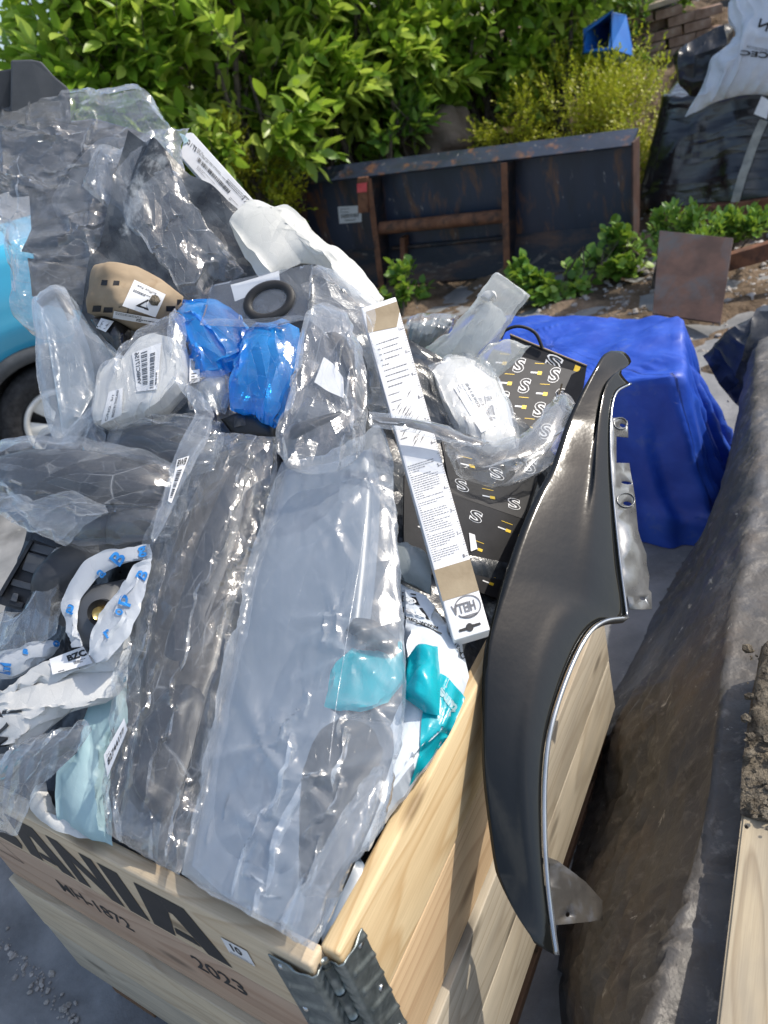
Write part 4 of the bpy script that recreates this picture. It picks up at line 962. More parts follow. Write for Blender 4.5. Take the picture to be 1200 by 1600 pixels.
tag(o, 'square dark rusty steel plate propped upright on the rubble', 'steel plate')
for (a, b, lab) in (((1135, 410, 4.3), (1300, 362, 4.3), 'rusty square steel tube lying on rubble behind the plate'),):
    A_, B_ = at([a[:2]], a[2])[0], at([b[:2]], b[2])[0]; d = (B_ - A_); L = np.linalg.norm(d); d /= L; s_ = np.cross(d, Zv); s_ /= np.linalg.norm(s_); t_ = np.cross(s_, d)
    o = hexobj('steel_tube', lambda u, v, w_: A_ + d * u + t_ * v + s_ * w_, (0, L), (-.04, .04), (-.03, .03), M['rust'], None, .006); tag(o, lab, 'steel tube')
o = patch('slate_sheet', [(1098, 556), (1120, 600), (1160, 640), (1215, 640), (1240, 560), (1230, 470), (1196, 478), (1176, 496), (1140, 518)], (0, 3, 5, 7), M['slate_sheet'], None, thick=.12, surf=tsurf(2.75), cr=(26, .07, .03), res=.010, backthick=1.0, ex=.14)
tag(o, 'slate grey plastic sheet bundled beside the blue tarpaulin', 'sheet')

bkst = thing('brick_stack', 'small stack of worn brown bricks topped by buff slabs', 'brick stack', at([(1030, 100)], 8.0)[0])
B0 = at([(1003, 103)], 7.9)[0]; bu = np.array([.93, -.37, 0]); bn = np.array([.37, .93, 0])
zg = B0[2]
rb = np.random.default_rng(17); me0 = None
f = lambda u, v, w_: B0 + bu * u + Zv * v + bn * w_
for row in range(5):
    for col in range(3):
        for dep in range(2):
            u0 = col * .222 + (.10 if row % 2 else 0) + rb.uniform(-.012, .012) - .10; w0 = dep * .112 + rb.uniform(-.012, .012)
            if row == 4 and col == 2: continue
            if row == 3 and col == 0 and dep == 0: continue
            a = u0 + .001; hexobj('brick', f, (a, a + .208), (row * .075, row * .075 + .068), (w0, w0 + .104), M['brick'], bkst, .005)
for k, (u0, v0, w0) in enumerate(((.02, .385, -.03), (.30, .40, .0), (.05, .43, .05))):
    hexobj('paving_slab', lambda a, v, w_: f(a, v + .10 * (w_ - w0) + .03 * (a - u0), w_), (u0, u0 + .30), (v0, v0 + .04), (w0, w0 + .38), M['slab'], bkst, .006)
# blue bin lying open
bb = thing('blue_bin', 'bright blue plastic bin tipped open among the bushes', 'bin', at([(950, 90)], 6.7)[0])
bc = at([(912, 82), (954, 76), (956, 18), (914, 48)], 6.6); bo = at([(948, 108), (988, 92), (976, 12), (940, 30)], 7.0)
def wallq(name, a, b, c, d):
    P = np.array([a, b, c, d]); n = np.cross(P[1] - P[0], P[3] - P[0]); n /= np.linalg.norm(n)
    V, Fc = hexa(np.vstack([P, P + n * .008])); o = mesh(name, V, Fc, M['bin_blue'], bb, False); bevel(o, .003); return o
back = bo + (bo - bc) * .3
for i in range(4):
    j = (i + 1) % 4; wallq('wall', bc[i], bc[j], back[j] * .75 + back.mean(0) * .25, back[i] * .75 + back.mean(0) * .25)
wallq('base', *(back * .75 + back.mean(0) * .25))
tube('rim', np.array([bc[0], bc[1], bc[2], bc[3]]), .018, M['bin_blue'], bb, 8, True)
# scrap beyond the bricks
def scrapq(name, q, t, th, m, lab, cat):
    P = at(q, t); n = np.cross(P[1] - P[0], P[3] - P[0]); n /= np.linalg.norm(n); V, Fc = hexa(np.vstack([P, P + n * th])); o = mesh(name, V, Fc, M[m], None, False); bevel(o, .004); tag(o, lab, cat); return o
scrapq('white_board', [(985, 24), (1016, 22), (1030, -20), (990, -30)], 9.2, .05, 'white_film', 'white scrap panel behind the bricks at the hedge end', 'panel')
scrapq('scrap_beam', [(1066, 36), (1142, 12), (1140, -2), (1064, 24)], 8.6, .12, 'trim', 'grey steel beam lying behind the brick stack', 'beam')
o = lump('scrap_tub', at([(1032, 14)], 9.0)[0], (.13, .13, .15), M['black_plastic'], None, 5, .3); tag(o, 'black plastic scrap tub between the white panel and grey beam', 'tub')
for k, (a, b, m, lab) in enumerate((((1040, 12, 9.4), (1120, -22, 9.2), 'rust', 'thin rusty rod across the scrap behind the bricks'), ((1085, 10, 9.4), (1092, -30, 9.3), 'white_film', 'upright pale pipe in the scrap behind the grey beam'), ((1050, -4, 9.6), (1200, -12, 9.4), 'trim', 'long grey pipe on top of the scrap pile'))):
    o = tube('scrap_pipe', at([a[:2], b[:2]], [a[2], b[2]]), .03, M[m], None, 8); tag(o, lab, 'pipe', None)
o = lump('boulder', at([(690, 222)], 6.55)[0], (.30, .22, .26), M['rock'], None, 12, .5, (40, 26)); tag(o, 'brown pointed boulder between hedge and bucket', 'boulder')

# ------------------------------------------------------------------ cyan car beside the crate
car = thing('cyan_car', 'bright cyan car with grey wheel arch parked behind the crate', 'car', (-1.38, 3.72, 0))
wc = onz([(103, 665)], .31)[0]; vd = np.array([wc[0], wc[1]]) / np.linalg.norm(wc[:2])
cu_ = np.array([math.cos(RAD(12)), math.sin(RAD(12)), 0]); cn = np.array([cu_[1], -cu_[0], 0])       # along the side, towards the camera
cf = lambda s, z, d: np.array([wc[0], wc[1], 0]) + cu_ * s + Zv * z + cn * d
ns = 150; ss = np.linspace(-2.6, .62, ns); RA = .405
low = np.where(np.abs(ss) < RA, .31 + np.sqrt(np.maximum(RA ** 2 - ss ** 2, 0)), .27); low = np.maximum(low, .24)
topz = 1.13 + .03 * np.cos(ss * 1.2) - .35 * np.clip((ss - .40) / .22, 0, 1) ** 2
rows = []
for q in np.linspace(0, 1, 34):
    if q < .6:
        s = q / .6; z = low + (topz - .10 - low) * s; d = .03 * np.sin(s * 3.14) + .012 * np.exp(-((z - (.31 + np.sqrt(np.maximum(.50 ** 2 - ss ** 2, 0)))) / .05) ** 2) * (np.abs(ss) < .5)
    else:
        a = (q - .6) / .4; k = min(1, a / .3); z = topz - .10 + .10 * math.sin(k * 1.5708) + .06 * max(0, a - .3); d = -.10 * (1 - math.cos(k * 1.5708)) - .7 * max(0, a - .3) / .7 + 0 * ss
    rows.append(np.array([cf(s_, z_, d_) for s_, z_, d_ in zip(ss, z, d + 0 * ss)]))
mesh('body', np.array(rows).reshape(-1, 3), grid_faces(34, ns), M['cyan_paint'], car, True)
th = np.linspace(-.25, math.pi + .25, 60)
prof = [(RA + .004, -.02), (RA + .002, .022), (RA - .03, .030), (RA - .062, .020), (RA - .066, -.06)]
mesh('wheel_arch', [cf(r * math.cos(t), .31 + r * math.sin(t), d + .012) for (r, d) in prof for t in th], grid_faces(5, 60), M['trim'], car, True)
mesh('wheel_well', [cf(r * math.cos(t), .31 + r * math.sin(t), d) for (r, d) in ((RA - .03, -.03), (RA - .03, -.35), (.02, -.36)) for t in th], grid_faces(3, 60), M['black_plastic'], car, True)
cabin = [cf(s, z, d) for (s, z, d) in ((-2.5, 1.15, -.18), (-.95, 1.15, -.18), (-1.4, 1.56, -.34), (-2.5, 1.56, -.34))]
mesh('side_window', cabin, [(0, 1, 2, 3)], M['glass'], car, False)
cc = [(-2.6, 1.10, -.19), (-.86, 1.10, -.19), (-.86, 1.10, -1.45), (-2.6, 1.10, -1.45), (-2.6, 1.62, -.36), (-1.36, 1.62, -.36), (-1.36, 1.62, -1.28), (-2.6, 1.62, -1.28)]
V, Fc = hexa([cf(*q) for q in cc]); bevel(mesh('cabin', V, Fc, M['cyan_paint'], car, False), .03)
whl = lambda r, a, d: cf(r * math.cos(a), .31 + r * math.sin(a), d)
ta = np.linspace(0, 2 * math.pi, 97)
tp_ = [(.185, -.02), (.20, .01), (.25, .022), (.285, .012), (.302, -.012), (.307, -.05), (.307, -.15), (.29, -.19)]
V = []
for (r, d) in tp_:
    for k, a in enumerate(ta): V.append(whl(r + (.006 * (k % 2) if r > .295 else 0), a, d))
wh = mesh('tyre', V, grid_faces(len(tp_), 97), M['tread'], car, True)
V = []; hp = [(.190, -.01), (.186, .012), (.168, .016), (.160, -.004)]
mesh('rim', [whl(r, a, d) for (r, d) in hp for a in ta], grid_faces(4, 97), M['hubcap'], wh, True)
mesh('brake_drum', [whl(r, a, -.05) for r in (.165, .001) for a in ta], grid_faces(2, 97), M['black_plastic'], wh, False)
for k in range(7):
    a0 = k * 2 * math.pi / 7 + .25; pts = []
    for r in (.03, .10, .165):
        for da in (-.27, -.12, .12, .27): pts.append(whl(r, a0 + da * (1.3 if r < .05 else 1), .012 - .012 * (r / .165) ** 2 - (.008 if abs(da) > .2 else 0)))
    mesh('spoke', pts, grid_faces(3, 4), M['hubcap'], wh, True)
mesh('hub', [whl(r, a, d) for (r, d) in ((.05, .008), (.04, .020), (.001, .022)) for a in ta], grid_faces(3, 97), M['hubcap'], wh, True)
# ------------------------------------------------------------------ bushes
def leaf_shape(L, W, fold=.25, curl=.12, n=5):
    V = []; Fc = []
    for i in range(n + 1):
        s = i / n; w_ = W * .5 * (math.sin(math.pi * min(1, s ** .85)) ** .8 if 0 < i < n else .04)
        z = -curl * L * s * s; V += [(-w_, s * L, z + fold * w_), (0, s * L, z), (w_, s * L, z + fold * w_)]
    for i in range(n):
        a = i * 3; Fc += [(a, a + 1, a + 4, a + 3), (a + 1, a + 2, a + 5, a + 4)]
    return np.array(V), Fc
def leaf_me(V, Fc, m, nm):
    me = bpy.data.meshes.new(nm); me.from_pydata(V.tolist(), [], Fc); me.materials.append(m)
    at_ = me.attributes.new('var', 'FLOAT', 'POINT'); at_.data.foreach_set('value', np.zeros(len(V), np.float32)); me.polygons.foreach_set('use_smooth', [True] * len(Fc)); return me
def frames(d, up, roll):
    y = d / (np.linalg.norm(d, axis=1, keepdims=True) + 1e-9); x = np.cross(y, up); x /= np.linalg.norm(x, axis=1, keepdims=True) + 1e-6
    z = np.cross(x, y); c, s = np.cos(roll)[:, None], np.sin(roll)[:, None]
    x2 = x * c + z * s; z2 = -x * s + z * c
    return np.stack([x2, y, z2], -1)        # columns
def bush(name, label, cat, clumps, ntwig, per, L, W, m, ind, seed, group=None, up=.55, twig_len=.28, stem_to=None, fold=.25, spread=.9, min_ground=True):
    r = np.random.default_rng(seed); cl = [(np.asarray(c, float), np.asarray(q, float)) for c, q in clumps]
    base = cl[0][0].copy(); base[2] = float(bank_z(base[0], base[1])) if stem_to is None else stem_to
    t = thing(name, label, cat, base, group)
    wts = np.array([q[0] * q[2] for _, q in cl]); wts /= wts.sum()
    tips, dirs = [], []
    # light and dark clumps: twigs gather round sub-centres
    for k, (c, q) in enumerate(cl):
        n = int(ntwig * wts[k]); ns = max(5, n // 16)
        sd = r.normal(size=(ns, 3)); sd /= np.linalg.norm(sd, axis=1, keepdims=True); sc = sd * (r.uniform(.35, 1.0, (ns, 1)) ** .6)
        for i in range(n):
            s0 = sc[r.integers(ns)] + r.normal(size=3) * .17
            d = s0 / (np.linalg.norm(s0) + 1e-6); p = c + s0 * q
            tips.append(p); dirs.append(d * np.array([1, 1, .8]) + np.array([0, 0, up]) + r.normal(size=3) * .35)
    tips = np.array(tips); dirs = np.array(dirs); dirs /= np.linalg.norm(dirs, axis=1, keepdims=True)
    if min_ground:
        ok = tips[:, 2] > bank_z(tips[:, 0], tips[:, 1]) + .03; tips, dirs = tips[ok], dirs[ok]
    T = len(tips); k = np.arange(per)[None, :]; f = (k + .5) / per
    pos = tips[:, None] + dirs[:, None] * (twig_len * (f - .5))[..., None]
    ang = k * 2.4 + r.uniform(0, 6.28, (T, 1)) + r.normal(0, .3, (T, per))
    a = np.cross(dirs, np.array([.3, .2, .93])); a /= np.linalg.norm(a, axis=1, keepdims=True) + 1e-6; b = np.cross(a, dirs)
    ld = dirs[:, None] * (.35 + .75 * f)[..., None] + (np.cos(ang)[..., None] * a[:, None] + np.sin(ang)[..., None] * b[:, None]) * (spread * (1.15 - .6 * f))[..., None]
    pos = pos.reshape(-1, 3); ld = ld.reshape(-1, 3) + r.normal(0, .12, (T * per, 3)); n = len(pos)
    sc = r.uniform(.65, 1.15, n); Fm = frames(ld, np.array([0, 0, 1.])[None] + r.normal(0, .25, (n, 3)), r.normal(0, .45, n))
    LV, LF = leaf_shape(L, W, fold)
    # leaves that show largest become parts of their own
    q = pos - CAM; dep = q @ R2; px = 600 + F * (q @ R0) / dep; py = 800 + F * (q @ R1) / dep
    facing = np.abs(np.einsum('ij,ij->i', Fm[:, :, 2], q)) / np.linalg.norm(q, axis=1)
    inside = (px > -10) & (px < 1210) & (py > -10) & (py < 520)
    depc = dep - np.median(dep); score = np.where(inside, facing * sc * (1 - .55 * depc), -9)
    sel = np.argsort(-score)[:ind] if ind else np.array([], int); sel = sel[score[sel] > -5]
    rest = np.setdiff1d(np.arange(n), sel)
    V = np.einsum('nij,vj->nvi', Fm[rest] * sc[rest][:, None, None], LV) + pos[rest][:, None]
    nf = np.array(LF); Fc = (nf[None] + (np.arange(len(rest)) * len(LV))[:, None, None]).reshape(-1, 4)
    o = mesh('foliage', V.reshape(-1, 3), Fc, m, t, True)
    at_ = o.data.attributes.new('var', 'FLOAT', 'POINT'); tw = np.repeat(r.uniform(0, .6, T), per)[rest]; at_.data.foreach_set('value', np.repeat(np.clip(tw + r.uniform(0, .4, len(rest)), 0, .999), len(LV)).astype(np.float32))
    o['kind'] = 'stuff'
    if len(sel):
        me = leaf_me(LV, LF, m, 'leaf'); bl = Vector(wloc(t))
        for i in sel:
            lo = bpy.data.objects.new('leaf', me); COL.objects.link(lo); lo.parent = t
            A = Fm[i] * sc[i]; lo.matrix_local = Matrix(((*A[0], pos[i][0] - bl.x), (*A[1], pos[i][1] - bl.y), (*A[2], pos[i][2] - bl.z), (0, 0, 0, 1)))
    # stems and twigs
    V, Fc = [], []
    def stick(p0, p1, r0, r1):
        p0, p1 = np.asarray(p0), np.asarray(p1); mid = (p0 + p1) / 2 + r.normal(size=3) * np.linalg.norm(p1 - p0) * .08; nb = len(V)
        for kk, (p, rr) in enumerate(((p0, r0), (mid, (r0 + r1) / 2), (p1, r1))):
            for j in range(5): V.append(p + rr * np.array([math.cos(j * 1.257), math.sin(j * 1.257), 0]))
        for kk in range(2):
            for j in range(5): Fc.append((nb + kk * 5 + j, nb + kk * 5 + (j + 1) % 5, nb + kk * 5 + 5 + (j + 1) % 5, nb + kk * 5 + 5 + j))
    S = L * .16
    for c, q_ in cl:
        for j in range(5):
            e = c + r.normal(size=3) * q_ * .35; stick(base + np.array([r.normal() * .1, r.normal() * .1, -.05]), e, S * 1.6, S * .5)
            for i in r.choice(T, 8): 
                if np.linalg.norm(tips[i] - e) < max(q_) * .9: stick(e, tips[i], S * .45, S * .2)
    for i in range(0, T, 1 if T < 900 else 2): stick(tips[i] - dirs[i] * twig_len * .6, tips[i] + dirs[i] * twig_len * .45, S * .2, S * .1)
    mesh('branches', V, Fc, M['bark'], t, True)
    return t
P1_ = lambda x, y, t: at([(x, y)], t)[0]
LB = 'laurels of the hedge behind the bucket'
bush('laurel_bush', 'broad green laurel at the hedge end where the sky shows', 'bush', [(P1_(185, 150, 6.0), (.62, .55, .75)), (P1_(172, 60, 6.0), (.38, .5, .5)), (P1_(240, 30, 6.2), (.55, .5, .7))], 520, 9, .150, .068, M['laurel'], 300, 101, LB)
bush('laurel_bush', 'tall leafy laurel rising behind the white printed carton', 'bush', [(P1_(340, 120, 5.9), (.62, .6, .85)), (P1_(400, 0, 6.2), (.7, .6, .8)), (P1_(395, 185, 6.1), (.4, .4, .42))], 600, 9, .150, .068, M['laurel'], 300, 102, LB)
bush('laurel_bush', 'dense laurel above the rusty bracket of the bucket', 'bush', [(P1_(535, 95, 6.6), (.70, .5, .58)), (P1_(570, -10, 6.7), (.8, .6, .8)), (P1_(560, 165, 6.7), (.5, .35, .28))], 640, 9, .148, .066, M['laurel'], 300, 103, LB)
bush('laurel_bush', 'laurel overhanging the boulder and golden shrub', 'bush', [(P1_(720, 60, 7.0), (.85, .6, .65)), (P1_(770, -30, 7.1), (.8, .6, .8)), (P1_(700, 130, 6.9), (.5, .4, .35))], 580, 9, .148, .066, M['laurel'], 300, 104, LB)
bush('laurel_bush', 'light laurel branches hanging in front of the blue bin', 'bush', [(P1_(835, 30, 7.0), (.38, .4, .5)), (P1_(885, -35, 6.9), (.36, .4, .34)), (P1_(825, 100, 6.9), (.28, .3, .28))], 230, 8, .135, .060, M['laurel'], 200, 105, LB)
bush('laurel_sprig', 'young bright laurel shoot in front of the boulder', 'shrub', [(P1_(610, 205, 6.25), (.26, .2, .26))], 46, 7, .12, .05, M['weed'], 120, 106)
# the far side of the hedge, one dark mass
bush('hedge_depth', 'shaded depth of the hedge behind the laurels', 'hedge', [(P1_(330, 100, 7.3), (1.45, .6, 1.4)), (P1_(560, 60, 7.9), (1.6, .6, 1.4)), (P1_(820, 60, 8.3), (1.0, .5, 1.0))], 900, 9, .15, .065, M['laurel'], 0, 120)
bush('golden_shrub', 'large golden yellow shrub between bucket and brick stack', 'shrub', [(P1_(890, 165, 6.5), (.62, .5, .34)), (P1_(800, 190, 6.4), (.3, .3, .22)), (P1_(985, 185, 6.3), (.36, .4, .4)), (P1_(940, 130, 6.9), (.4, .4, .25)), (P1_(1010, 250, 5.9), (.20, .25, .35))], 1500, 12, .028, .014, M['privet'], 0, 107, twig_len=.20, up=.8, spread=.7)
bush('golden_shrub', 'small golden shrub below the laurels beside the bucket end', 'shrub', [(P1_(395, 285, 5.8), (.30, .25, .22)), (P1_(340, 250, 5.8), (.26, .25, .20)), (P1_(430, 310, 5.9), (.2, .2, .2))], 420, 11, .034, .018, M['privet'], 0, 108, twig_len=.18, up=.7, spread=.7)
bush('ivy_plant', 'round leaved ivy creeping along the foot of the bucket', 'ivy', [(P1_(890, 435, 4.75), (.30, .16, .12)), (P1_(985, 405, 4.85), (.26, .16, .16)), (P1_(835, 445, 4.85), (.12, .1, .12))], 190, 6, .062, .055, M['weed'], 200, 109, up=.9, twig_len=.10, spread=.8)
bush('ivy_plant', 'short ivy sprig under the rusty rib of the bucket', 'ivy', [(P1_(628, 455, 5.25), (.15, .1, .13))], 34, 6, .062, .052, M['weed'], 120, 110, up=.9, twig_len=.10, spread=.8)
bush('weed_patch', 'low bright weeds growing above the rusty plate', 'weeds', [(P1_(1105, 358, 4.6), (.30, .2, .05)), (P1_(1165, 360, 4.6), (.14, .15, .05)), (P1_(1050, 352, 4.65), (.12, .12, .05))], 240, 7, .045, .024, M['weed'], 0, 111, up=1.0, twig_len=.10, spread=.7)
bush('nettle_clump', 'green weeds beside the blue bin and bricks', 'weeds', [(P1_(1000, 60, 7.9), (.28, .2, .3)), (P1_(1010, 20, 8.4), (.35, .2, .2))], 130, 8, .07, .035, M['weed'], 0, 112, up=1.0)
# ------------------------------------------------------------------ the heap in the crate
def item(name, label, cat, p, h=0.0, group=None): return thing(name, label, cat, onheap([p], h)[0], group)
# what lies below the bags one can tell apart
_n = 110
uu, vv = np.meshgrid(np.linspace(.035, .965, _n), np.linspace(.03, .97, _n), indexing='ij')
HX = CA[0] + E1[0] * CW * uu + E2[0] * CD * vv; HY = CA[1] + E1[1] * CW * uu + E2[1] * CD * vv
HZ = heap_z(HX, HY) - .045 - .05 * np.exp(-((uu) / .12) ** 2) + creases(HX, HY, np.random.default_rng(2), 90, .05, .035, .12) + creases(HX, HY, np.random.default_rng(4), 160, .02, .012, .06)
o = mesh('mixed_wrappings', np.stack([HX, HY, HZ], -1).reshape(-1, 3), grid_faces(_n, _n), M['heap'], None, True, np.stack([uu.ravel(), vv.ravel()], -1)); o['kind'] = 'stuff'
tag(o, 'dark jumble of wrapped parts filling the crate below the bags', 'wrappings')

# -- tall back-corner things first
t = item('plastic_cowl', 'dusty dark grey plastic panel standing behind the topmost clear bag', 'panel', (60, 140))
cs = lambda p: at(p, 1.92)
P = cs([(-40, 130), (-20, 112), (20, 106), (22, 290), (-40, 310)]); nn = R2 * .018
o = mesh('return_edge', np.vstack([P, P + nn]), [(0, 1, 2, 3, 4), (9, 8, 7, 6, 5)] + [(i, (i + 1) % 5, (i + 1) % 5 + 5, i + 5) for i in range(5)], M['dark_plastic'], t, False); bevel(o, .004)
P = cs([(20, 310), (23, 101), (55, 100), (70, 103), (88, 124), (110, 142), (116, 300)]) - R2 * .018; k = len(P)
o = mesh('panel_face', np.vstack([P, P + nn]), [tuple(range(k)), tuple(range(2 * k - 1, k - 1, -1))] + [(i, (i + 1) % k, (i + 1) % k + k, i + k) for i in range(k)], M['grey_plastic'], t, False); bevel(o, .004)

t = item('bagged_grille', 'huge clear crinkled bag of dark panels on top of the heap', 'bagged part', (130, 330))
sb = lambda d: (lambda p: onplane(p, at([(130, 330)], 1.72)[0] - R2 * d, -(R2 * .80 + np.array([0, 0, -.35]))))
S_top = sb(0.0)
for k, (pts, c4, mm) in enumerate((([(45, 300), (60, 200), (150, 185), (240, 215), (268, 300), (282, 470), (150, 488), (62, 470)], (0, 2, 4, 6), 'brown_plastic'),
                                   ([(0, 200), (25, 186), (73, 187), (157, 203), (135, 228), (113, 253), (98, 280), (73, 302), (40, 290), (-15, 280), (-20, 230)], (0, 3, 7, 9), 'dark_plastic'),
                                   ([(50, 357), (100, 338), (150, 327), (185, 350), (213, 380), (205, 413), (120, 405), (33, 393)], (0, 2, 4, 7), 'dark_plastic'),
                                   ([(43, 403), (95, 410), (150, 420), (205, 424), (205, 470), (140, 480), (50, 463)], (0, 3, 4, 6), 'brown_plastic'),
                                   ([(118, 262), (160, 215), (225, 218), (250, 260), (215, 330), (150, 322), (90, 340), (80, 310)], (0, 2, 4, 6), 'grey_plastic'),
                                   ([(212, 350), (270, 395), (282, 465), (240, 480), (205, 470), (208, 410)], (0, 1, 2, 4), 'grey_plastic'))):
    patch('grille_panel', pts, c4, M[mm], t, thick=.02, surf=sb(-.004 if k else -.035), res=.012, backthick=.8, cr=(4, .05, .008))
patch('bag', [(-50, 330), (0, 362), (15, 385), (20, 422), (28, 470), (32, 505), (64, 532), (110, 522), (140, 505), (190, 480), (282, 470), (300, 430), (290, 380), (275, 300), (266, 205), (247, 167), (230, 152), (210, 138), (167, 145), (117, 142), (67, 148), (20, 160), (0, 175), (-50, 200)], (0, 10, 16, 23), M['clear_big'], t, thick=.05, surf=S_top, res=.0055, cr=(51, .026, 0.0072), ex=0.09, iso=True, stars=((.3, .5, 7, .2, .016), (.7, .35, 7, .22, .016), (.55, .75, 6, .18, .014), (.15, .25, 6, .15, .012), (.8, .7, 6, .16, .012)), und=0.012, pow_=4, edge=.35, backthick=.8, maxn=130)

t = item('bagged_bumper_bracket', 'black angled brackets in a pointed clear bag beside the long white printed carton', 'bagged part', (250, 320))
S2 = lambda d: (lambda p: onplane(p, at([(250, 320)], 1.62)[0] - R2 * d, -(R2 * .85 + np.array([0, 0, -.3]))))
for pts, c4, mm, th in (([(226, 232), (262, 258), (300, 340), (312, 372), (292, 374), (262, 330), (235, 285), (212, 262)], (0, 1, 3, 7), 'dark_plastic', .02),
                        ([(170, 245), (215, 262), (255, 315), (300, 372), (270, 372), (215, 330), (165, 300)], (0, 1, 3, 6), 'dark_plastic', .02),
                        ([(268, 402), (276, 394), (332, 460), (326, 474), (308, 478), (272, 428)], (0, 2, 3, 5), 'black_plastic', .03),
                        ([(303, 350), (318, 362), (362, 400), (392, 430), (345, 440), (318, 405)], (0, 2, 3, 5), 'black_plastic', .02),
                        ([(225, 300), (245, 330), (300, 395), (322, 432), (300, 432), (262, 392), (232, 345)], (0, 2, 3, 5), 'black_plastic', .02)):
    patch('bracket_arm', pts, c4, M[mm], t, thick=th, surf=S2(-.02), res=.010, backthick=.8)
patch('red_tip', [(352, 432), (375, 424), (384, 428), (382, 440), (358, 446)], (0, 2, 3, 4), M['red_tag'], t, thick=.01, surf=S2(-.012), res=.006)
patch('bag', [(150, 310), (127, 290), (142, 262), (160, 232), (190, 232), (215, 222), (250, 210), (275, 204), (296, 200), (290, 212), (281, 228), (290, 270), (306, 320), (335, 365), (392, 432), (372, 448), (345, 452), (330, 478), (300, 482), (285, 455), (262, 425), (240, 400), (190, 345)], (1, 8, 14, 19), M['clear_big'], t, thick=.045, surf=S2(0.0), res=.0048, cr=(48, .022, 0.0060), ex=0.09, iso=True, und=0.008, pow_=3.5, edge=.3, angle=-.9, spread=.7, backthick=.8)

t = item('foam_sleeve', 'long white foam sleeve draped down the far side of the heap', 'foam sleeve', (470, 370))
fs = patch('sleeve', [(360, 350), (385, 312), (405, 316), (424, 326), (450, 327), (470, 340), (490, 362), (510, 376), (533, 388), (555, 412), (572, 436), (600, 466), (590, 490), (562, 480), (545, 455), (528, 430), (494, 412), (450, 420), (412, 440), (385, 400)], (0, 1, 11, 18), M['foam'], t, h=.05, thick=.035, res=.005, cr=(33, .03, 0.0060), ex=0.09, und=0.0048, pow_=3, angle=-.7, spread=.8)
patch('fold', [(540, 400), (572, 438), (600, 468), (580, 500), (560, 470), (530, 428)], (0, 2, 3, 5), M['foam'], t, h=.035, thick=.03, res=.006, cr=(8, .02, 0.0033), ex=0.09)
t = item('printed_carton', 'long white carton with barcode print standing beside the pointed clear bag', 'carton', (340, 280))
csf = lambda p: onplane(p, at([(340, 280)], 1.66)[0], -(R2 * .9 + np.array([.1, 0, -.25])))
P = csf([(376, 352), (412, 330), (300, 206), (290, 207), (280, 243)]); nn = np.cross(P[1] - P[0], P[2] - P[0]); nn /= np.linalg.norm(nn); nn = nn if nn @ (CAM - P[0]) > 0 else -nn
o = mesh('box', np.vstack([P - nn * .03, P]), [tuple(range(5, 10)), (4, 3, 2, 1, 0)] + [(i, (i + 1) % 5, (i + 1) % 5 + 5, i + 5) for i in range(5)], M['paper'], t, False)
bm = bmesh.new(); bm.from_mesh(o.data); bmesh.ops.recalc_face_normals(bm, faces=bm.faces); bmesh.ops.bevel(bm, geom=bm.edges, offset=.002, segments=2, affect='EDGES'); bm.to_mesh(o.data); bm.free()
bvc = bvh_of(o); pr = Print()        # unit square: x along the carton downwards, y across
pr.box('O / TS', .03, .66, .15, .88, .02); pr.bars(.20, .44, .66, .62, 34, rg); pr.scribble(.16, .70, .60, .92, 4, rg, .35); pr.scribble(.24, .14, .50, .34, 3, rg, .22); pr.scribble(.56, .70, .80, .92, 3, rg, .3)
pr.box('1 XXT', .79, .70, .91, .86, .02); pr.rect(.78, .90, .93, .93); pr.bars(.90, .50, .99, .66, 12, rg); pr.scribble(.70, .30, .86, .44, 2, rg, .25)
pr.lay('print', [(281, 242), (378, 350), (411, 330), (292, 209)], bvc, M['ink'], o, .0012)
o2 = patch('end_flap', [(280, 208), (288, 211), (296, 222), (288, 226)], (0, 1, 2, 3), M['cyan_soft'], t, thick=.0, surf=lambda p: csf(p) + nn * .002, res=.006)

# -- cardboard carton with the triangle label
t = item('crushed_carton', 'crushed brown cardboard carton with a stained white label carrying a triangle emblem', 'carton', (210, 470))
cb = patch('box', [(137, 489), (146, 462), (153, 420), (180, 431), (230, 433), (262, 446), (287, 464), (281, 482), (265, 498), (247, 508), (213, 514), (175, 500)], (0, 2, 6, 10), M['card'], t, h=.075, thick=.03, cr=(26, .03, .007), res=.0042, pow_=5, edge=.2, backthick=1.2)
bvc = bvh_of(cb)
fl_ = patch('flap', [(151, 428), (153, 418), (182, 431), (196, 436), (185, 441), (160, 434)], (0, 1, 3, 5), M['card'], t, h=.105, thick=.003, res=.005)
pr = Print(); pr.rect(.02, .08, .11, .24); pr.rect(.14, .06, .24, .20); pr.rect(.30, .05, .41, .22); pr.rect(.82, .10, .92, .26); pr.rect(.94, .30, .99, .46); pr.rect(.06, .78, .13, .92); pr.rect(.20, .80, .27, .92)
pr.lay('dark_print', [(140, 492), (286, 492), (284, 440), (152, 432)], bvc, M['black_card'], cb, .0016)
lb = sticker('label', [(191, 478), (243, 496), (259, 460), (210, 437)], bvc, M['paper'], t, .003); bl_ = bvh_of(lb)
pr = Print(); pr.poly([(.34, .16), (.74, .16), (.70, .23), (.46, .23)]); pr.poly([(.74, .16), (.60, .56), (.555, .48), (.66, .235)]); pr.poly([(.34, .16), (.46, .232), (.60, .49), (.60, .565)])
pr.text('Suffice Ase', [(.75, .90), (.15, .90), (.15, .80), (.75, .80)]); pr.scribble(.1, .60, .62, .70, 2, rg, .5); pr.line((.1, .75), (.9, .75), .012)
pr.lay('label_print', [(191, 478), (243, 496), (259, 460), (210, 437)], bl_, M['ink'], lb, .0008)
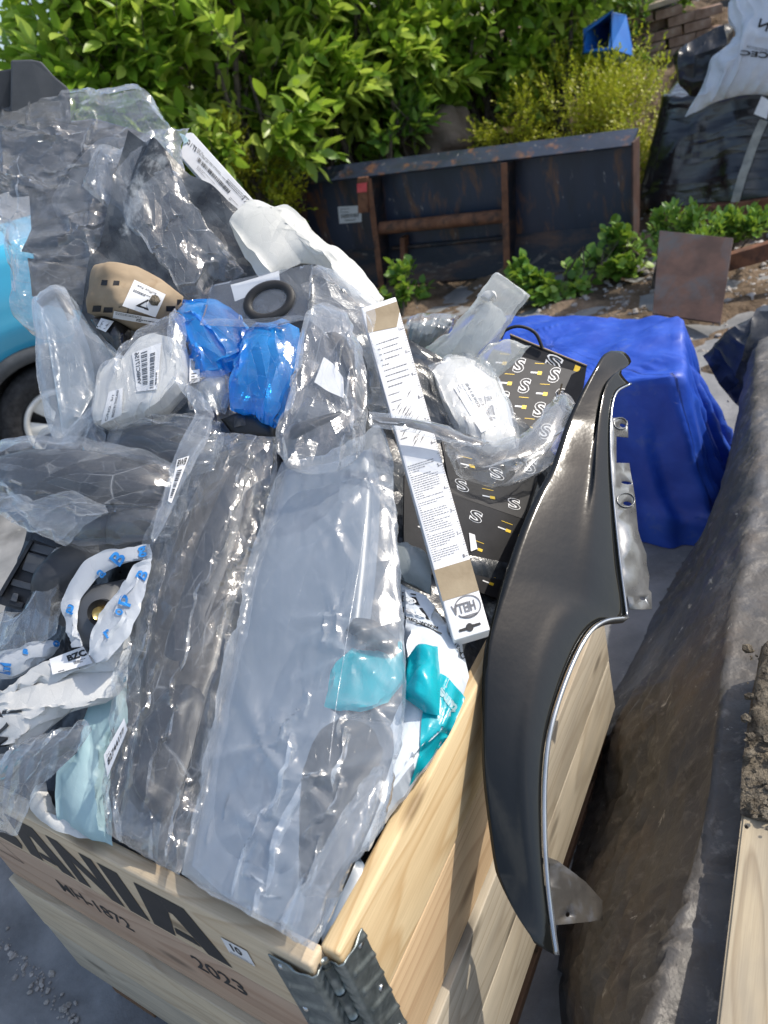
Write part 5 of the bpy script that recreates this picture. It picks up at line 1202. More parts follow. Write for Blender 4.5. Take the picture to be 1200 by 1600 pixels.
o = patch('stain', [(232, 470), (238, 461), (247, 462), (251, 470), (246, 478), (237, 477)], (0, 1, 3, 4), M['soil_clod'], lb, thick=.004, surf=lambda p: drop(bl_, p, .002), res=.003, back=False)
lb2 = sticker('strip_label', [(176, 497), (248, 509), (251, 499), (178, 486)], bvc, M['paper'], t, .003); pr = Print(); pr.scribble(.04, .55, .6, .9, 2, rg, .4); pr.scribble(.5, .1, .97, .5, 2, rg, .6)
pr.lay('strip_print', [(176, 497), (248, 509), (251, 499), (178, 486)], bvh_of(lb2), M['ink'], lb2, .0008)

# -- dark wrapped block under the carton
t = item('wrapped_block', 'black wrapped block with a barcode slip below the crushed carton', 'wrapped part', (180, 520))
wb = patch('wrapping', [(140, 500), (175, 500), (205, 510), (202, 560), (190, 565), (165, 530)], (0, 2, 3, 5), M['black_wrap'], t, h=.05, thick=.03, cr=(14, .02, .005), backthick=1)
lb = sticker('barcode_slip', [(150, 512), (165, 519), (178, 502), (158, 497)], bvh_of(wb), M['paper'], t, .004, (5, 4)); pr = Print(); pr.bars(.2, .2, .8, .8, 8, rg, False)
pr.lay('barcode', [(150, 512), (165, 519), (178, 502), (158, 497)], bvh_of(lb), M['ink'], lb, .0008)

# -- tall frosted bag
t = item('frosted_tall_bag', 'tall frosted grey bag with a dark rimmed tray standing next to the cyan car', 'bagged part', (120, 600))
tb = [(53, 468), (90, 449), (104, 454), (120, 476), (140, 507), (165, 532), (193, 557), (178, 590), (160, 615), (142, 652), (112, 692), (87, 692), (78, 640), (72, 600), (66, 550), (60, 500)]
patch('tray', [(62, 478), (95, 462), (118, 490), (140, 545), (150, 610), (120, 660), (98, 680), (86, 600), (74, 530)], (0, 1, 5, 6), M['frost_grey'], t, h=.055, thick=.02, res=.006)
patch('tray_rim', [(56, 470), (90, 452), (106, 470), (117, 496), (106, 502), (96, 478), (88, 466), (66, 482)], (0, 3, 4, 7), M['brown_plastic'], t, h=.06, thick=.012, res=.004)
patch('bag', tb, (0, 2, 6, 10), M['frost'], t, h=.085, thick=.05, cr=(20, .03, 0.0050), ex=0.06, und=0.0036, angle=1.25, spread=.4, pow_=3.5, edge=.2, backthick=.6)
t = item('clear_bag_tail', 'twisted tail of clear bag lying against the frosted tall bag', 'bag', (130, 670))
patch('tail', [(85, 700), (110, 672), (140, 640), (156, 620), (152, 650), (135, 680), (118, 702)], (0, 3, 4, 6), M['frost_lite'], t, h=.10, thick=.02, cr=(10, .012, 0.0033), ex=0.1, angle=-.8, spread=.3)
patch('tail', [(50, 700), (70, 676), (95, 668), (112, 672), (96, 690), (84, 704)], (0, 3, 4, 5), M['frost_lite'], t, h=.09, thick=.015, cr=(7, .012, 0.0028), ex=0.1)
patch('tail', [(130, 705), (142, 655), (152, 640), (166, 680), (164, 708)], (0, 2, 3, 4), M['clear'], t, h=.095, thick=.02, cr=(7, .015, 0.0033), ex=0.15)

# -- white bagged box with labels
t = item('white_bagged_box', 'white box in a clear bag with two barcode labels', 'bagged part', (225, 610))
wbx = patch('box', [(156, 662), (162, 600), (178, 560), (200, 563), (232, 532), (262, 530), (292, 545), (294, 598), (262, 630), (232, 652), (200, 662), (165, 670)], (0, 2, 6, 9), M['white_film'], t, h=.095, thick=.035, cr=(9, .03, 0.0028), ex=0.09, pow_=6, edge=.15, backthick=1)
bvw = bvh_of(wbx)
q1 = [(214, 612), (246, 608), (252, 535), (206, 552)]; l1 = sticker('barcode_label', q1, bvw, M['paper'], t, .003); pr = Print()
pr.text('VMBC17156', [(.08, .18), (.08, .98), (.24, .98), (.24, .18)], .03); pr.bars(.30, .14, .52, .94, 18, rg, False); pr.bars(.62, .04, .80, .86, 22, rg, False); pr.scribble(.86, .1, .94, .7, 1, rg, .8, False)
pr.lay('label_print', q1, bvh_of(l1), M['ink'], l1, .0008)
q2 = [(157, 664), (190, 648), (192, 606), (170, 612)]; l2 = sticker('address_label', q2, bvw, M['paper'], t, .003); pr = Print()
pr.text('MADE IN THAILAND', [(.62, .06), (.72, .96), (.58, .98), (.48, .08)], .02); pr.text('C/NO.  5/1', [(.30, .04), (.44, .84), (.30, .86), (.16, .06)], .02)
pr.lay('label_print', q2, bvh_of(l2), M['ink'], l2, .0008)
patch('bag', [(152, 668), (156, 630), (166, 588), (180, 558), (205, 548), (232, 515), (262, 502), (274, 500), (277, 488), (290, 500), (293, 535), (298, 560), (297, 605), (270, 636), (235, 660), (200, 670), (165, 674)], (0, 3, 9, 13), M['clear_soft'], t, h=.105, thick=.045, cr=(24, .02, 0.0033), ex=0.12, pow_=5, edge=.3, backthick=.8)
patch('bag_neck', [(273, 545), (272, 500), (276, 487), (290, 500), (292, 545)], (0, 1, 3, 4), M['clear'], t, h=.135, thick=.015, cr=(8, .010, 0.0028), ex=0.15, angle=1.57, spread=.2)

# -- blue polythene bags
t = item('blue_bag', 'crumpled bright blue polythene bag nearest the crushed carton', 'blue bag', (335, 540), .05, 'blue polythene bags')
patch('bag', [(268, 500), (286, 468), (300, 476), (342, 480), (385, 508), (392, 530), (386, 560), (372, 575), (340, 592), (318, 588), (298, 592), (296, 560), (290, 530)], (0, 1, 5, 10), M['blue_bag'], t, h=.085, thick=.05, cr=(66, .020, 0.0072), ex=0.17, und=0.0072, edge=.4, res=.0034, backthick=.6)
t = item('blue_bag', 'crumpled bright blue polythene bag beside the clear bag of rubber seal', 'blue bag', (415, 590), .05, 'blue polythene bags')
patch('bag', [(360, 640), (358, 590), (375, 555), (392, 520), (425, 506), (455, 506), (470, 520), (466, 560), (458, 605), (448, 640), (430, 670), (408, 664), (395, 648)], (0, 3, 6, 10), M['blue_bag'], t, h=.10, thick=.06, cr=(72, .020, 0.0077), ex=0.17, und=0.0072, edge=.4, res=.0034, backthick=.6)
t = item('small_pouch', 'small clear pouch with a barcode slip below the blue bags', 'pouch', (325, 612))
pp = patch('padding', [(302, 606), (330, 588), (357, 582), (358, 620), (350, 640), (318, 642)], (0, 2, 4, 5), M['frost_grey'], t, h=.075, thick=.02)
lb = sticker('barcode_slip', [(296, 600), (312, 596), (312, 562), (296, 560)], bvw, M['paper'], t, .012, (5, 5)); pr = Print(); pr.bars(.2, .55, .8, .95, 8, rg); pr.scribble(.2, .1, .8, .45, 3, rg, .4)
pr.lay('barcode', [(296, 600), (312, 596), (312, 562), (296, 560)], bvh_of(lb), M['ink'], lb, .0008)
patch('bag', [(296, 640), (298, 600), (320, 586), (360, 576), (362, 620), (352, 648)], (0, 1, 3, 5), M['clear_soft'], t, h=.085, thick=.03, cr=(14, .015, 0.0033), ex=0.12)

# -- flat bag with the black ring
t = item('gasket_bag', 'flat clear bag holding a black oval rubber ring and white slip', 'bagged ring', (420, 470))
zs = lambda d: (lambda p: onplane(p, onheap([(415, 470)], .15)[0] - R2 * d, -(R2 * .85 + np.array([.15, 0, -.35]))))
zb_ = patch('bag', [(312, 508), (330, 445), (410, 428), (490, 412), (486, 455), (480, 499), (440, 508), (397, 511)], (0, 1, 3, 5), M['zip'], t, surf=zs(0.012), thick=.002, cr=(7, .03, 0.0017), ex=0.02, res=.006, backthick=.5)
ea = np.linspace(0, 6.2832, 72, endpoint=False); ca, sa = math.cos(-.38), math.sin(-.38)
ell = lambda a, b: np.array([(421 + a * math.cos(e) * ca - b * math.sin(e) * sa, 471 + a * math.cos(e) * sa + b * math.sin(e) * ca) for e in ea])
V = np.vstack([zs(.010)(ell(40, 29)), zs(.0135)(ell(38.5, 27.5)), zs(.0135)(ell(31.5, 21)), zs(.010)(ell(30.5, 19.5))]); m_ = 72
mesh('rubber_ring', V, [(r * m_ + k, r * m_ + (k + 1) % m_, (r + 1) * m_ + (k + 1) % m_, (r + 1) * m_ + k) for r in range(3) for k in range(m_)], M['rubber'], t, True).modifiers.new('thick', 'SOLIDIFY').thickness = .003
patch('slip', [(367, 471), (360, 445), (398, 434), (436, 423), (438, 444), (400, 458)], (0, 1, 3, 4), M['paper'], t, surf=zs(.0075), thick=0, res=.01, back=False)
patch('seal_strip', [(312, 508), (316, 498), (400, 498), (470, 492), (480, 499), (397, 511)], (0, 1, 3, 4), M['frost_lite'], t, surf=zs(.020), thick=.001, res=.006, back=False)
# cloudy clear bag between sleeve and ruler carton
t = item('cloudy_bag', 'cloudy clear bag between the foam sleeve and the long ruler carton', 'bag', (560, 520))
patch('bag', [(482, 500), (484, 430), (500, 418), (540, 448), (570, 470), (600, 500), (614, 532), (600, 560), (604, 610), (600, 645), (575, 640), (560, 560)], (0, 2, 6, 10), M['frost_lite'], t, h=.09, thick=.05, cr=(42, .024, 0.0055), ex=0.1, und=0.0048, edge=.3, pow_=3)
# -- clear bag with the curved black seal
t = item('rubber_seal_bag', 'clear pillow bag with a curved black rubber seal and white tag', 'bagged seal', (505, 620))
patch('curved_seal', [(510, 520), (524, 518), (545, 535), (556, 565), (562, 600), (572, 628), (566, 640), (550, 618), (540, 580), (530, 555)], (0, 1, 5, 7), M['black_plastic'], t, h=.15, thick=.015, res=.004)
patch('seal_bar', [(440, 690), (450, 665), (500, 655), (560, 640), (568, 655), (520, 672), (470, 690), (446, 705)], (0, 1, 4, 6), M['black_plastic'], t, h=.13, thick=.02, res=.005)
patch('inner_strip', [(455, 650), (480, 620), (540, 640), (556, 652), (500, 668)], (0, 1, 3, 4), M['grey_plastic'], t, h=.125, thick=.015, res=.005)
patch('white_tag', [(491, 597), (506, 558), (522, 570), (536, 590), (537, 622), (512, 612)], (0, 1, 3, 4), M['paper'], t, h=.155, thick=0, res=.008, back=False)
rb_ = patch('bag', [(432, 707), (432, 682), (443, 640), (455, 600), (463, 563), (470, 520), (482, 492), (510, 488), (540, 500), (558, 530), (573, 590), (576, 650), (568, 705), (552, 724), (530, 735), (490, 741), (455, 729)], (0, 6, 9, 12), M['clear_soft'], t, h=.155, thick=.05, cr=(42, .022, 0.0050), ex=0.12, und=0.0048, pow_=3.5, edge=.3, res=.0036)

# -- black shapes behind the trim bag
t = item('black_latch', 'black plastic latch lying below the blue bag', 'plastic part', (390, 670))
patch('body', [(345, 655), (380, 645), (432, 668), (432, 690), (370, 690)], (0, 2, 3, 4), M['black_plastic'], t, h=.07, thick=.02)
patch('buckle', [(366, 652), (384, 650), (386, 664), (366, 668)], (0, 1, 2, 3), M['dark_plastic'], t, h=.092, thick=.006)
t = item('clear_bag_dark_strip', 'crinkled clear bag of dark strip below the white bagged box', 'bagged part', (260, 690))
patch('dark_strip', [(180, 700), (200, 670), (270, 665), (345, 690), (330, 730), (250, 725)], (0, 2, 3, 5), M['dark_plastic'], t, h=.065, thick=.03)
patch('bag', [(165, 715), (170, 680), (200, 664), (260, 652), (300, 640), (345, 660), (352, 690), (335, 735), (270, 742), (200, 725)], (0, 2, 5, 7), M['clear'], t, h=.08, thick=.04, cr=(36, .02, 0.0050), ex=0.15, angle=-.1, spread=.5, edge=.3)

# -- long ruler carton
t = item('ruler_carton', 'long narrow white carton printed with a ruler edge and size tables', 'carton', (660, 730))
R1_ = onheap([(736, 990)], .075)[0]; R2_ = at([(592, 470)], np.linalg.norm(R1_ - CAM) + .30)[0]; R3_ = R1_ + R0 * .3 + np.array([0, 0, .02])
RN = np.cross(R2_ - R1_, R3_ - R1_); RN /= np.linalg.norm(RN); RN = RN if RN @ (CAM - R1_) > 0 else -RN
rsf = lambda d: (lambda p: onplane(p, R1_ + RN * d, RN))
qc = [(709, 1001), (766, 984), (618, 463), (564, 481)]
P = rsf(0)(qc); 
V, Fc = hexa(np.vstack([P - RN * .028, P])); bx_ = mesh('box', V, Fc, M['paper'], t, False); bevel(bx_, .0025)
prj = lambda d: (lambda p: rsf(d)(p))
def layp(pr, name, q, fn, m, parent): 
    uv = np.vstack(pr.V); return mesh(name, fn(quadmap(q, uv)), pr.F, m, parent, False)
# u across, v from hang hole (0) to taped top (1)
tq = lambda v0, v1: [quadmap(qc, np.array([[a, b]]))[0] for a, b in ((0.0, v0), (1.0, v0), (1.0, v1), (0.0, v1))]
mesh('parcel_tape', rsf(.0006)(tq(.118, .212)), [(0, 1, 2, 3)], M['tape'], t, False)
mesh('parcel_tape', rsf(.0006)(quadmap(qc, np.array([(.0, .925), (.80, .915), (1, .955), (1, .985), (.1, .985)]))), [(0, 1, 2, 3, 4)], M['tape'], t, False)
pr = Print(); rr2 = np.random.default_rng(5)
for k in range(105):
    v = .225 + k * .0068; L = .10 if k % 10 == 0 else (.07 if k % 5 == 0 else .045); pr.line((1.0, v), (1 - L, v), .0016)
for k in range(0, 105, 10): pr.box(str(k // 10 + 1), .84, .222 + k * .0068, .89, .232 + k * .0068, .01)
for k in range(46):
    v = .235 + k * .0066
    if v < .52: pr.scribble(.06, v, .80, v + .0034, 1, rr2, .5)
for k in range(7):
    v = .60 + .022 * k; pr.scribble(.08 + .06 * rr2.random(), v, .40, v + .005, 1, rr2, .5)
for k in range(22):
    a = np.array([rr2.uniform(.1, .6), .565 + rr2.uniform(0, .16)]); pr.line(a, a + np.array([.18, .018]), .0018); pr.line(a + [.05, .006], a + np.array([.11, .013]), .003)
for k in range(9):
    v = .755 + .016 * k; pr.scribble(.14, v, .80, v + .005, 1, rr2, .5)
layp(pr, 'size_tables', qc, rsf(.0008), M['grey_ink'], bx_)
pr = Print(); pr.text('HELLA', [(.80, .098), (.16, .098), (.16, .068), (.80, .068)], .03)
for sgn in (0, 1):
    for k in range(26):
        a0, a1 = [.30 + (q / 26) * 5.6 - 2.9 for q in (k, k + 1)]
        f_ = lambda a, s: (.60 + (.36 - .03 * s) * math.cos(a), .083 + (.034 - .004 * s) * math.sin(a)) 
        if sgn == 0: pr.poly([f_(a0, 0), f_(a1, 0), f_(a1, 1), f_(a0, 1)])
pr.poly([(.30, .060), (.86, .060), (.78, .054), (.60, .0505), (.42, .054)])
layp(pr, 'logo_print', qc, rsf(.0009), M['grey_ink'], bx_)
pr = Print(); pr.poly([(.5 + .10 * math.cos(a), .024 + .0125 * math.sin(a)) for a in np.linspace(0, 6.28, 18)[:-1]]); pr.poly([(.20, .026), (.205, .019), (.42, .018), (.42, .027)]); pr.poly([(.58, .021), (.58, .030), (.80, .029), (.805, .022)])
layp(pr, 'hang_hole', qc, rsf(.0010), M['ink'], bx_)

# -- black printed cartons
ct = item('open_black_carton', 'open black carton printed with outlined letters, its flaps up', 'carton', (820, 640))
CP = at([(760, 640)], 1.42)[0]; CQ = at([(900, 600)], 1.56)[0]; CR_ = at([(800, 800)], 1.28)[0]
CNn = np.cross(CQ - CP, CR_ - CP); CNn /= np.linalg.norm(CNn); CNn = CNn if CNn @ (CAM - CP) > 0 else -CNn
csu = lambda d: (lambda p: onplane(p, CP + CNn * d, CNn))
def panel(name, q, fn, m, parent, th=.004):
    P = fn(q); n = np.cross(P[1] - P[0], P[-1] - P[0]); n /= np.linalg.norm(n); n = n if n @ (CAM - P[0]) > 0 else -n; k = len(P)
    o = mesh(name, np.vstack([P, P - n * th]), [tuple(range(k)), tuple(range(2 * k - 1, k - 1, -1))] + [(i, i + k, (i + 1) % k + k, (i + 1) % k) for i in range(k)], m, parent, False)
    bm = bmesh.new(); bm.from_mesh(o.data); bmesh.ops.recalc_face_normals(bm, faces=bm.faces); bm.to_mesh(o.data); bm.free(); return o, n
def s_pattern(parent, q, fn, n, cols, rows, rot, cell=.62, asp=1.0, seed=0):
    """outlined S marks and small yellow tags over a printed face"""
    r = np.random.default_rng(seed); W_, I_, Y_, Wt = Print(), Print(), Print(), Print()
    ca, sa = math.cos(rot), math.sin(rot)
    for i in range(cols):
        for j in range(rows):
            cx, cy = (i + .5 + .25 * (j % 2)) / cols, (j + .5) / rows; s = cell / max(cols, 1)
            R_ = lambda x, y, k=1.0: (cx + (x * ca - y * sa) * s * k, cy + (x * sa + y * ca) * s * k * asp)
            if cx > 1 - s * .55 or cx < s * .4: continue
            if (i + j) % 2 == 0:
                W_.text('S', [R_(-.40, -.5), R_(.40, -.5), R_(.40, .5), R_(-.40, .5)], .055)
                I_.text('S', [R_(-.35, -.45), R_(.35, -.45), R_(.35, .45), R_(-.35, .45)], .0)
            else:
                Y_.poly([R_(.10, -.30), R_(.42, -.30), R_(.42, -.06), R_(.10, -.06)]); Wt.poly([R_(-.40, -.22), R_(.09, -.22), R_(.09, -.12), R_(-.40, -.12)])
                Y_.poly([R_(-.3, .42), R_(.4, .42), R_(.4, .46), R_(-.3, .46)])
    for k, (p_, nm, mm, d) in enumerate(((W_, 'letter_outline', 'white_ink', .0006), (I_, 'letter_inset', 'black_card', .0012), (Y_, 'yellow_tag', 'yellow_ink', .0006), (Wt, 'tag_text', 'white_ink', .0006))):
        if p_.V:
            uv = np.vstack(p_.V); keep = uv; mesh(nm, fn(quadmap(q, np.clip(uv, .005, .995))) + n * d, p_.F, M[mm], parent, False)
qa = [(690, 695), (838, 748), (906, 582), (770, 545)]
o, n_ = panel('printed_face', qa, csu(0), M['black_card'], ct); s_pattern(o, qa, csu(0), n_, 5, 6, .18, .72, 1.0, 1)
qb = [(800, 566), (905, 600), (918, 571), (797, 522)]
fsu = lambda p: onplane(p, at([(850, 560)], 1.60)[0], -R2 * .9 + np.array([0, 0, .2]))
o, n_ = panel('back_flap', qb, fsu, M['black_card'], ct); 
pr = Print(); pr.text('S', [(.46, .3), (.68, .25), (.72, .85), (.50, .9)], .055); uvp = fsu(quadmap(qb, np.vstack(pr.V))) + n_ * .001; mesh('letter_outline', uvp, pr.F, M['white_ink'], o, False)
pr = Print(); pr.text('S', [(.485, .36), (.655, .32), (.695, .79), (.525, .84)], 0); mesh('letter_inset', fsu(quadmap(qb, np.vstack(pr.V))) + n_ * .0018, pr.F, M['black_card'], o, False)
pr = Print(); pr.rect(.86, .5, .93, .8); mesh('yellow_tag', fsu(quadmap(qb, np.vstack(pr.V))) + n_ * .001, pr.F, M['yellow_ink'], o, False)
ssu = lambda p: onplane(p, at([(880, 640)], 1.49)[0], CNn * .7 + np.array([-.5, -.2, .2]))
o, n_ = panel('side_flap', [(842, 742), (864, 690), (900, 640), (912, 600), (916, 573), (893, 585), (868, 640), (838, 700)], ssu, M['black_card'], ct)
tube('torn_edge', ssu([(838, 700), (868, 640), (878, 600)]), .002, M['card_edge'], ct, 6)
tube('torn_edge', fsu([(797, 523), (850, 545), (917, 572)]) + n_ * .001, .0018, M['card_edge'], ct, 6)
ct2 = item('black_carton', 'closed black carton with outlined letters lying below the open one', 'carton', (760, 850))
DP1 = at([(707, 772)], 1.22)[0]; DP2 = at([(820, 810)], 1.27)[0]; DP3 = at([(838, 745)], 1.34)[0]
DN = np.cross(DP2 - DP1, DP3 - DP1); DN /= np.linalg.norm(DN); DN = DN if DN @ (CAM - DP1) > 0 else -DN
dsu = lambda p: onplane(p, DP1, DN)
qd = [(705, 772), (818, 811), (840, 746), (690, 690)]; o, n_ = panel('top_face', qd, dsu, M['black_card'], ct2); s_pattern(o, qd, dsu, n_, 3, 2, .2, .60, 1.2, 2)
EP = at([(760, 930)], 1.20)[0]; EN = np.cross(DP2 - DP1, EP - DP1); EN /= np.linalg.norm(EN); EN = EN if EN @ (CAM - DP1) > 0 else -EN
esu = lambda p: onplane(p, DP1, EN)
qe = [(630, 880), (775, 935), (818, 812), (632, 742)]; o, n_ = panel('front_face', qe, esu, M['black_card'], ct2); s_pattern(o, qe, esu, n_, 4, 3, .0, .55, 1.0, 3)
panel('end_face', [(775, 935), (800, 862), (838, 752), (819, 811)], lambda p: onplane(p, DP2, np.cross(DP3 - DP2, EP - DP2) / np.linalg.norm(np.cross(DP3 - DP2, EP - DP2))), M['black_card'], ct2)
o, _ = panel('white_slip', [(735, 862), (745, 858), (741, 836), (732, 833)], lambda p: esu(p) + EN * .002, M['paper'], ct2, .0006)

# -- things on the cartons
t = item('black_cable', 'black cable looping up behind the open carton', 'cable', (820, 520)); bpy.data.objects.remove(t)
o = tube('black_cable', at(smooth_path([(782, 530), (790, 516), (812, 510), (836, 520), (848, 545)], 30), 1.60), .0035, M['rubber'], None, 8); tag(o, 'black cable looping up behind the open carton', 'cable')
t = item('green_packet', 'bright green packet half hidden beside the ruler carton', 'packet', (678, 600))
o, _ = panel('packet', [(664, 622), (694, 620), (690, 556), (655, 570)], lambda p: csu(-.005)(p), M['green_packet'], t)
lb, n_ = panel('slip', [(668, 636), (690, 632), (690, 622), (668, 625)], lambda p: csu(0.0)(p), M['paper'], t, .0008); pr = Print(); pr.box('xxzo', .1, .15, .7, .55, .02); pr.bars(.05, .62, .95, .95, 14, rg)
mesh('slip_print', csu(.001)(quadmap([(668, 636), (690, 632), (690, 622), (668, 625)], np.vstack(pr.V))), pr.F, M['ink'], lb, False)
t = item('bubble_bag', 'crinkled grey bubble bag at the far edge of the heap', 'bag', (680, 520))
patch('bag', [(636, 545), (636, 498), (656, 490), (690, 490), (718, 495), (704, 520), (662, 560), (650, 560)], (0, 1, 4, 6), M['clear'], t, surf=tsurf(1.62), thick=.05, cr=(36, .016, 0.0044), ex=0.15, edge=.3, backthick=.8)
patch('lining', [(640, 548), (642, 505), (690, 498), (708, 502), (660, 552)], (0, 1, 3, 4), M['grey_bag'], t, surf=tsurf(1.63), thick=.03, cr=(12, .02, 0.0033), ex=0.1, backthick=.8)
t = item('upright_bag', 'pale translucent bag with a knotted corner standing above the cartons', 'bag', (730, 520))
us = lambda d: (lambda p: onplane(p, at([(730, 510)], 1.46)[0] - R2 * d, -(R2 * .9 + np.array([.2, 0, -.2]))))
patch('bag', [(655, 574), (653, 560), (676, 538), (702, 515), (730, 485), (754, 456), (777, 430), (805, 447), (829, 462), (818, 474), (806, 488), (792, 512), (780, 530), (764, 548), (747, 562), (718, 554)], (0, 5, 8, 14), M['milk'], t, surf=us(0), thick=.035, cr=(26, .022, 0.0055), ex=0.1, angle=-.85, spread=.35, edge=.4, res=.004, backthick=.6)
patch('inner_wrap', [(668, 562), (720, 510), (765, 468), (790, 500), (745, 555)], (0, 2, 3, 4), M['white_film'], t, surf=us(-.004), thick=.015, cr=(10, .02, 0.0033), ex=0.09)
patch('knot', [(752, 464), (758, 456), (772, 458), (776, 466), (764, 470)], (0, 1, 3, 4), M['white_film'], t, surf=us(.035), thick=.012, cr=(4, .006, 0.0022), ex=0.09, res=.0025)
t = item('loose_film', 'loose sheet of cloudy film lying across the open carton', 'film', (790, 560))
patch('sheet', [(752, 586), (748, 560), (770, 535), (800, 533), (830, 540), (812, 560), (790, 580), (770, 592)], (0, 2, 4, 7), M['milk'], t, surf=us(.01), thick=.02, cr=(12, .02, 0.0039), ex=0.1, edge=.4)
t = item('lamp_cover_bag', 'white padded lamp cover in a clear bag with a number label', 'bagged part', (735, 630))
wsu = lambda d: (lambda p: csu(.03 + d)(p))
wc_ = patch('padded_cover', [(672, 582), (700, 566), (738, 561), (764, 580), (785, 635), (804, 690), (806, 700), (768, 706), (735, 690), (712, 668), (692, 635)], (0, 3, 6, 9), M['white_film'], t, surf=wsu(0), thick=.03, cr=(8, .03, 0.0022), ex=0.09, pow_=4, backthick=1)
bvw = bvh_of(wc_); ql = [(752, 676), (706, 601), (738, 594), (776, 664)]; lb = sticker('number_label', ql, bvw, M['paper'], t, .0025); pr = Print()
pr.text('8416902', [(.90, .62), (.28, .72), (.28, .88), (.90, .78)] if False else [(.97, .58), (.44, .58), (.44, .74), (.97, .74)], .03); pr.text('FOR LAMP COVER', [(.97, .40), (.30, .40), (.30, .48), (.97, .48)], .01); pr.text('LH', [(.97, .26), (.88, .26), (.88, .34), (.97, .34)], .01); pr.text('1 PCE', [(.97, .12), (.82, .12), (.82, .18), (.97, .18)], 0)
pr.bars(.62, .80, .10, .97, 24, rg)
ql2 = [(752, 676), (706, 601), (738, 594), (776, 664)]
pr.lay('label_print', [ql[1], ql[0], ql[3], ql[2]] if False else [(752, 676), (706, 601), (738, 594), (776, 664)], bvh_of(lb), M['ink'], lb, .0008)
qk = [(763, 650), (757, 616), (768, 614), (776, 652)]; lb = sticker('barcode_label', qk, bvw, M['paper'], t, .0035); pr = Print(); pr.bars(.08, .1, .5, .92, 22, rg, False); pr.text('8416902/1', [(.92, .95), (.92, .1), (.72, .1), (.72, .95)] if False else [(.66, .95), (.66, .05), (.9, .05), (.9, .95)], .01)
pr.lay('barcode', qk, bvh_of(lb), M['ink'], lb, .0008)
patch('bag', [(664, 580), (690, 563), (738, 556), (768, 580), (790, 636), (808, 692), (812, 708), (768, 712), (728, 692), (704, 668), (684, 632)], (0, 3, 6, 9), M['clear_soft'], t, surf=wsu(.004), thick=.038, cr=(14, .02, 0.0022), ex=0.12, pow_=4, backthick=.5)
patch('bag_tail', [(694, 692), (730, 694), (768, 706), (800, 700), (832, 678), (848, 655), (862, 632), (884, 627), (903, 648), (920, 671), (904, 692), (884, 711), (832, 744), (777, 757), (740, 748), (707, 731)], (0, 6, 9, 14), M['frost_lite'], t, surf=wsu(.02), thick=.05, cr=(54, .022, 0.0060), ex=0.15, und=0.0048, edge=.35, res=.0036, backthick=.7)
t = item('dark_strip_packet', 'thin dark strip in a narrow clear sleeve lying across the ruler carton', 'trim strip', (670, 665))
ks = lambda d: (lambda p: onplane(p, at([(600, 655)], 1.0)[0] - R2 * d, -(R2 * .9 + np.array([0.0, 0, -.3]))))
K1 = rsf(.03)([(600, 655)])[0]; ks = lambda d: (lambda p: onplane(p, K1 + RN * d, RN * .9 + np.array([.1, 0, .1])))
patch('strip', [(580, 650), (640, 656), (697, 668), (735, 682), (762, 692), (755, 697), (700, 684), (640, 668), (580, 662)], (0, 4, 5, 8), M['brown_plastic'], t, surf=ks(0), thick=.006, res=.004)
patch('sleeve', [(577, 666), (576, 643), (640, 652), (697, 664), (735, 678), (766, 690), (760, 699), (735, 697), (700, 690), (640, 675)], (0, 1, 5, 7), M['clear_soft'], t, surf=ks(.003), thick=.012, cr=(15, .010, 0.0022), ex=0.12, angle=.2, spread=.3, edge=.3, res=.003)

# -- courier bags at the rim
t = item('grey_mailing_bag', 'grey mailing bag tucked below the ruler carton', 'bag', (650, 890))
patch('bag', [(622, 848), (642, 856), (660, 875), (673, 895), (674, 932), (650, 918), (628, 905)], (0, 1, 4, 6), M['grey_bag'], t, h=.045, thick=.035, cr=(14, .02, 0.0039), ex=0.1, backthick=.8)
t = item('courier_bag', 'white and teal courier bag with black print hanging over the rim', 'courier bag', (670, 1080))
cbag = patch('bag', [(548, 1332), (572, 1275), (600, 1200), (622, 1133), (630, 1087), (630, 1004), (626, 912), (660, 934), (692, 968), (718, 1005), (733, 1058), (719, 1100), (692, 1150), (664, 1197), (640, 1232), (602, 1276), (576, 1330)], (0, 6, 10, 16), M['white_bag'], t, h=.035, thick=.05, cr=(36, .03, 0.0060), ex=0.1, und=0.0036, res=.004, pow_=3, backthick=.5, edge=.2)
bvb = bvh_of(cbag)
def overlay(name, pts, c4, m, par, bv, off, cr=(0, 0, 0), thick=0.0): return patch(name, pts, c4, m, par, surf=lambda p: drop(bv, p, off), thick=thick, cr=cr, back=False, res=.004)
tl_ = overlay('teal_band', [(640, 1228), (656, 1175), (660, 1112), (688, 1052), (700, 1058), (727, 1090), (700, 1150), (666, 1196)], (0, 3, 5, 7), M['teal_bag'], t, bvb, .003)
tf = overlay('teal_fold', [(631, 1090), (632, 1030), (655, 1016), (684, 1010), (688, 1060), (687, 1118), (665, 1114), (645, 1100)], (0, 1, 3, 5), M['teal_bag'], t, bvb, .008, (24, .016, .006), .012)
pr = Print(); pr.poly([(628, 956), (658, 958), (668, 966), (672, 968), (668, 954), (652, 948), (628, 948)][::-1]) if False else None
qb1 = [(674, 970), (628, 953), (628, 932), (652, 934)]
bkq = [[(656, 946), (628, 940), (628, 930), (650, 933)], [(672, 969), (629, 957), (629, 948), (660, 950)]]
pr = Print()
for qq in bkq: pr.add(np.array(qq, float), [(0, 1, 2, 3)])
P = drop(bvb, np.vstack(pr.V), .003); mesh('print_block', P, pr.F, M['ink'], cbag, False)
pr = Print(); pr.text('CG', [(652, 943), (630, 938.5), (630, 932.5), (648, 935)], .03); pr.text('6B', [(668, 966), (632, 956), (632, 950), (658, 952.5)], .03); P = drop(bvb, np.vstack(pr.V), .0042); mesh('block_letters', P, pr.F, M['white_ink'], cbag, False)
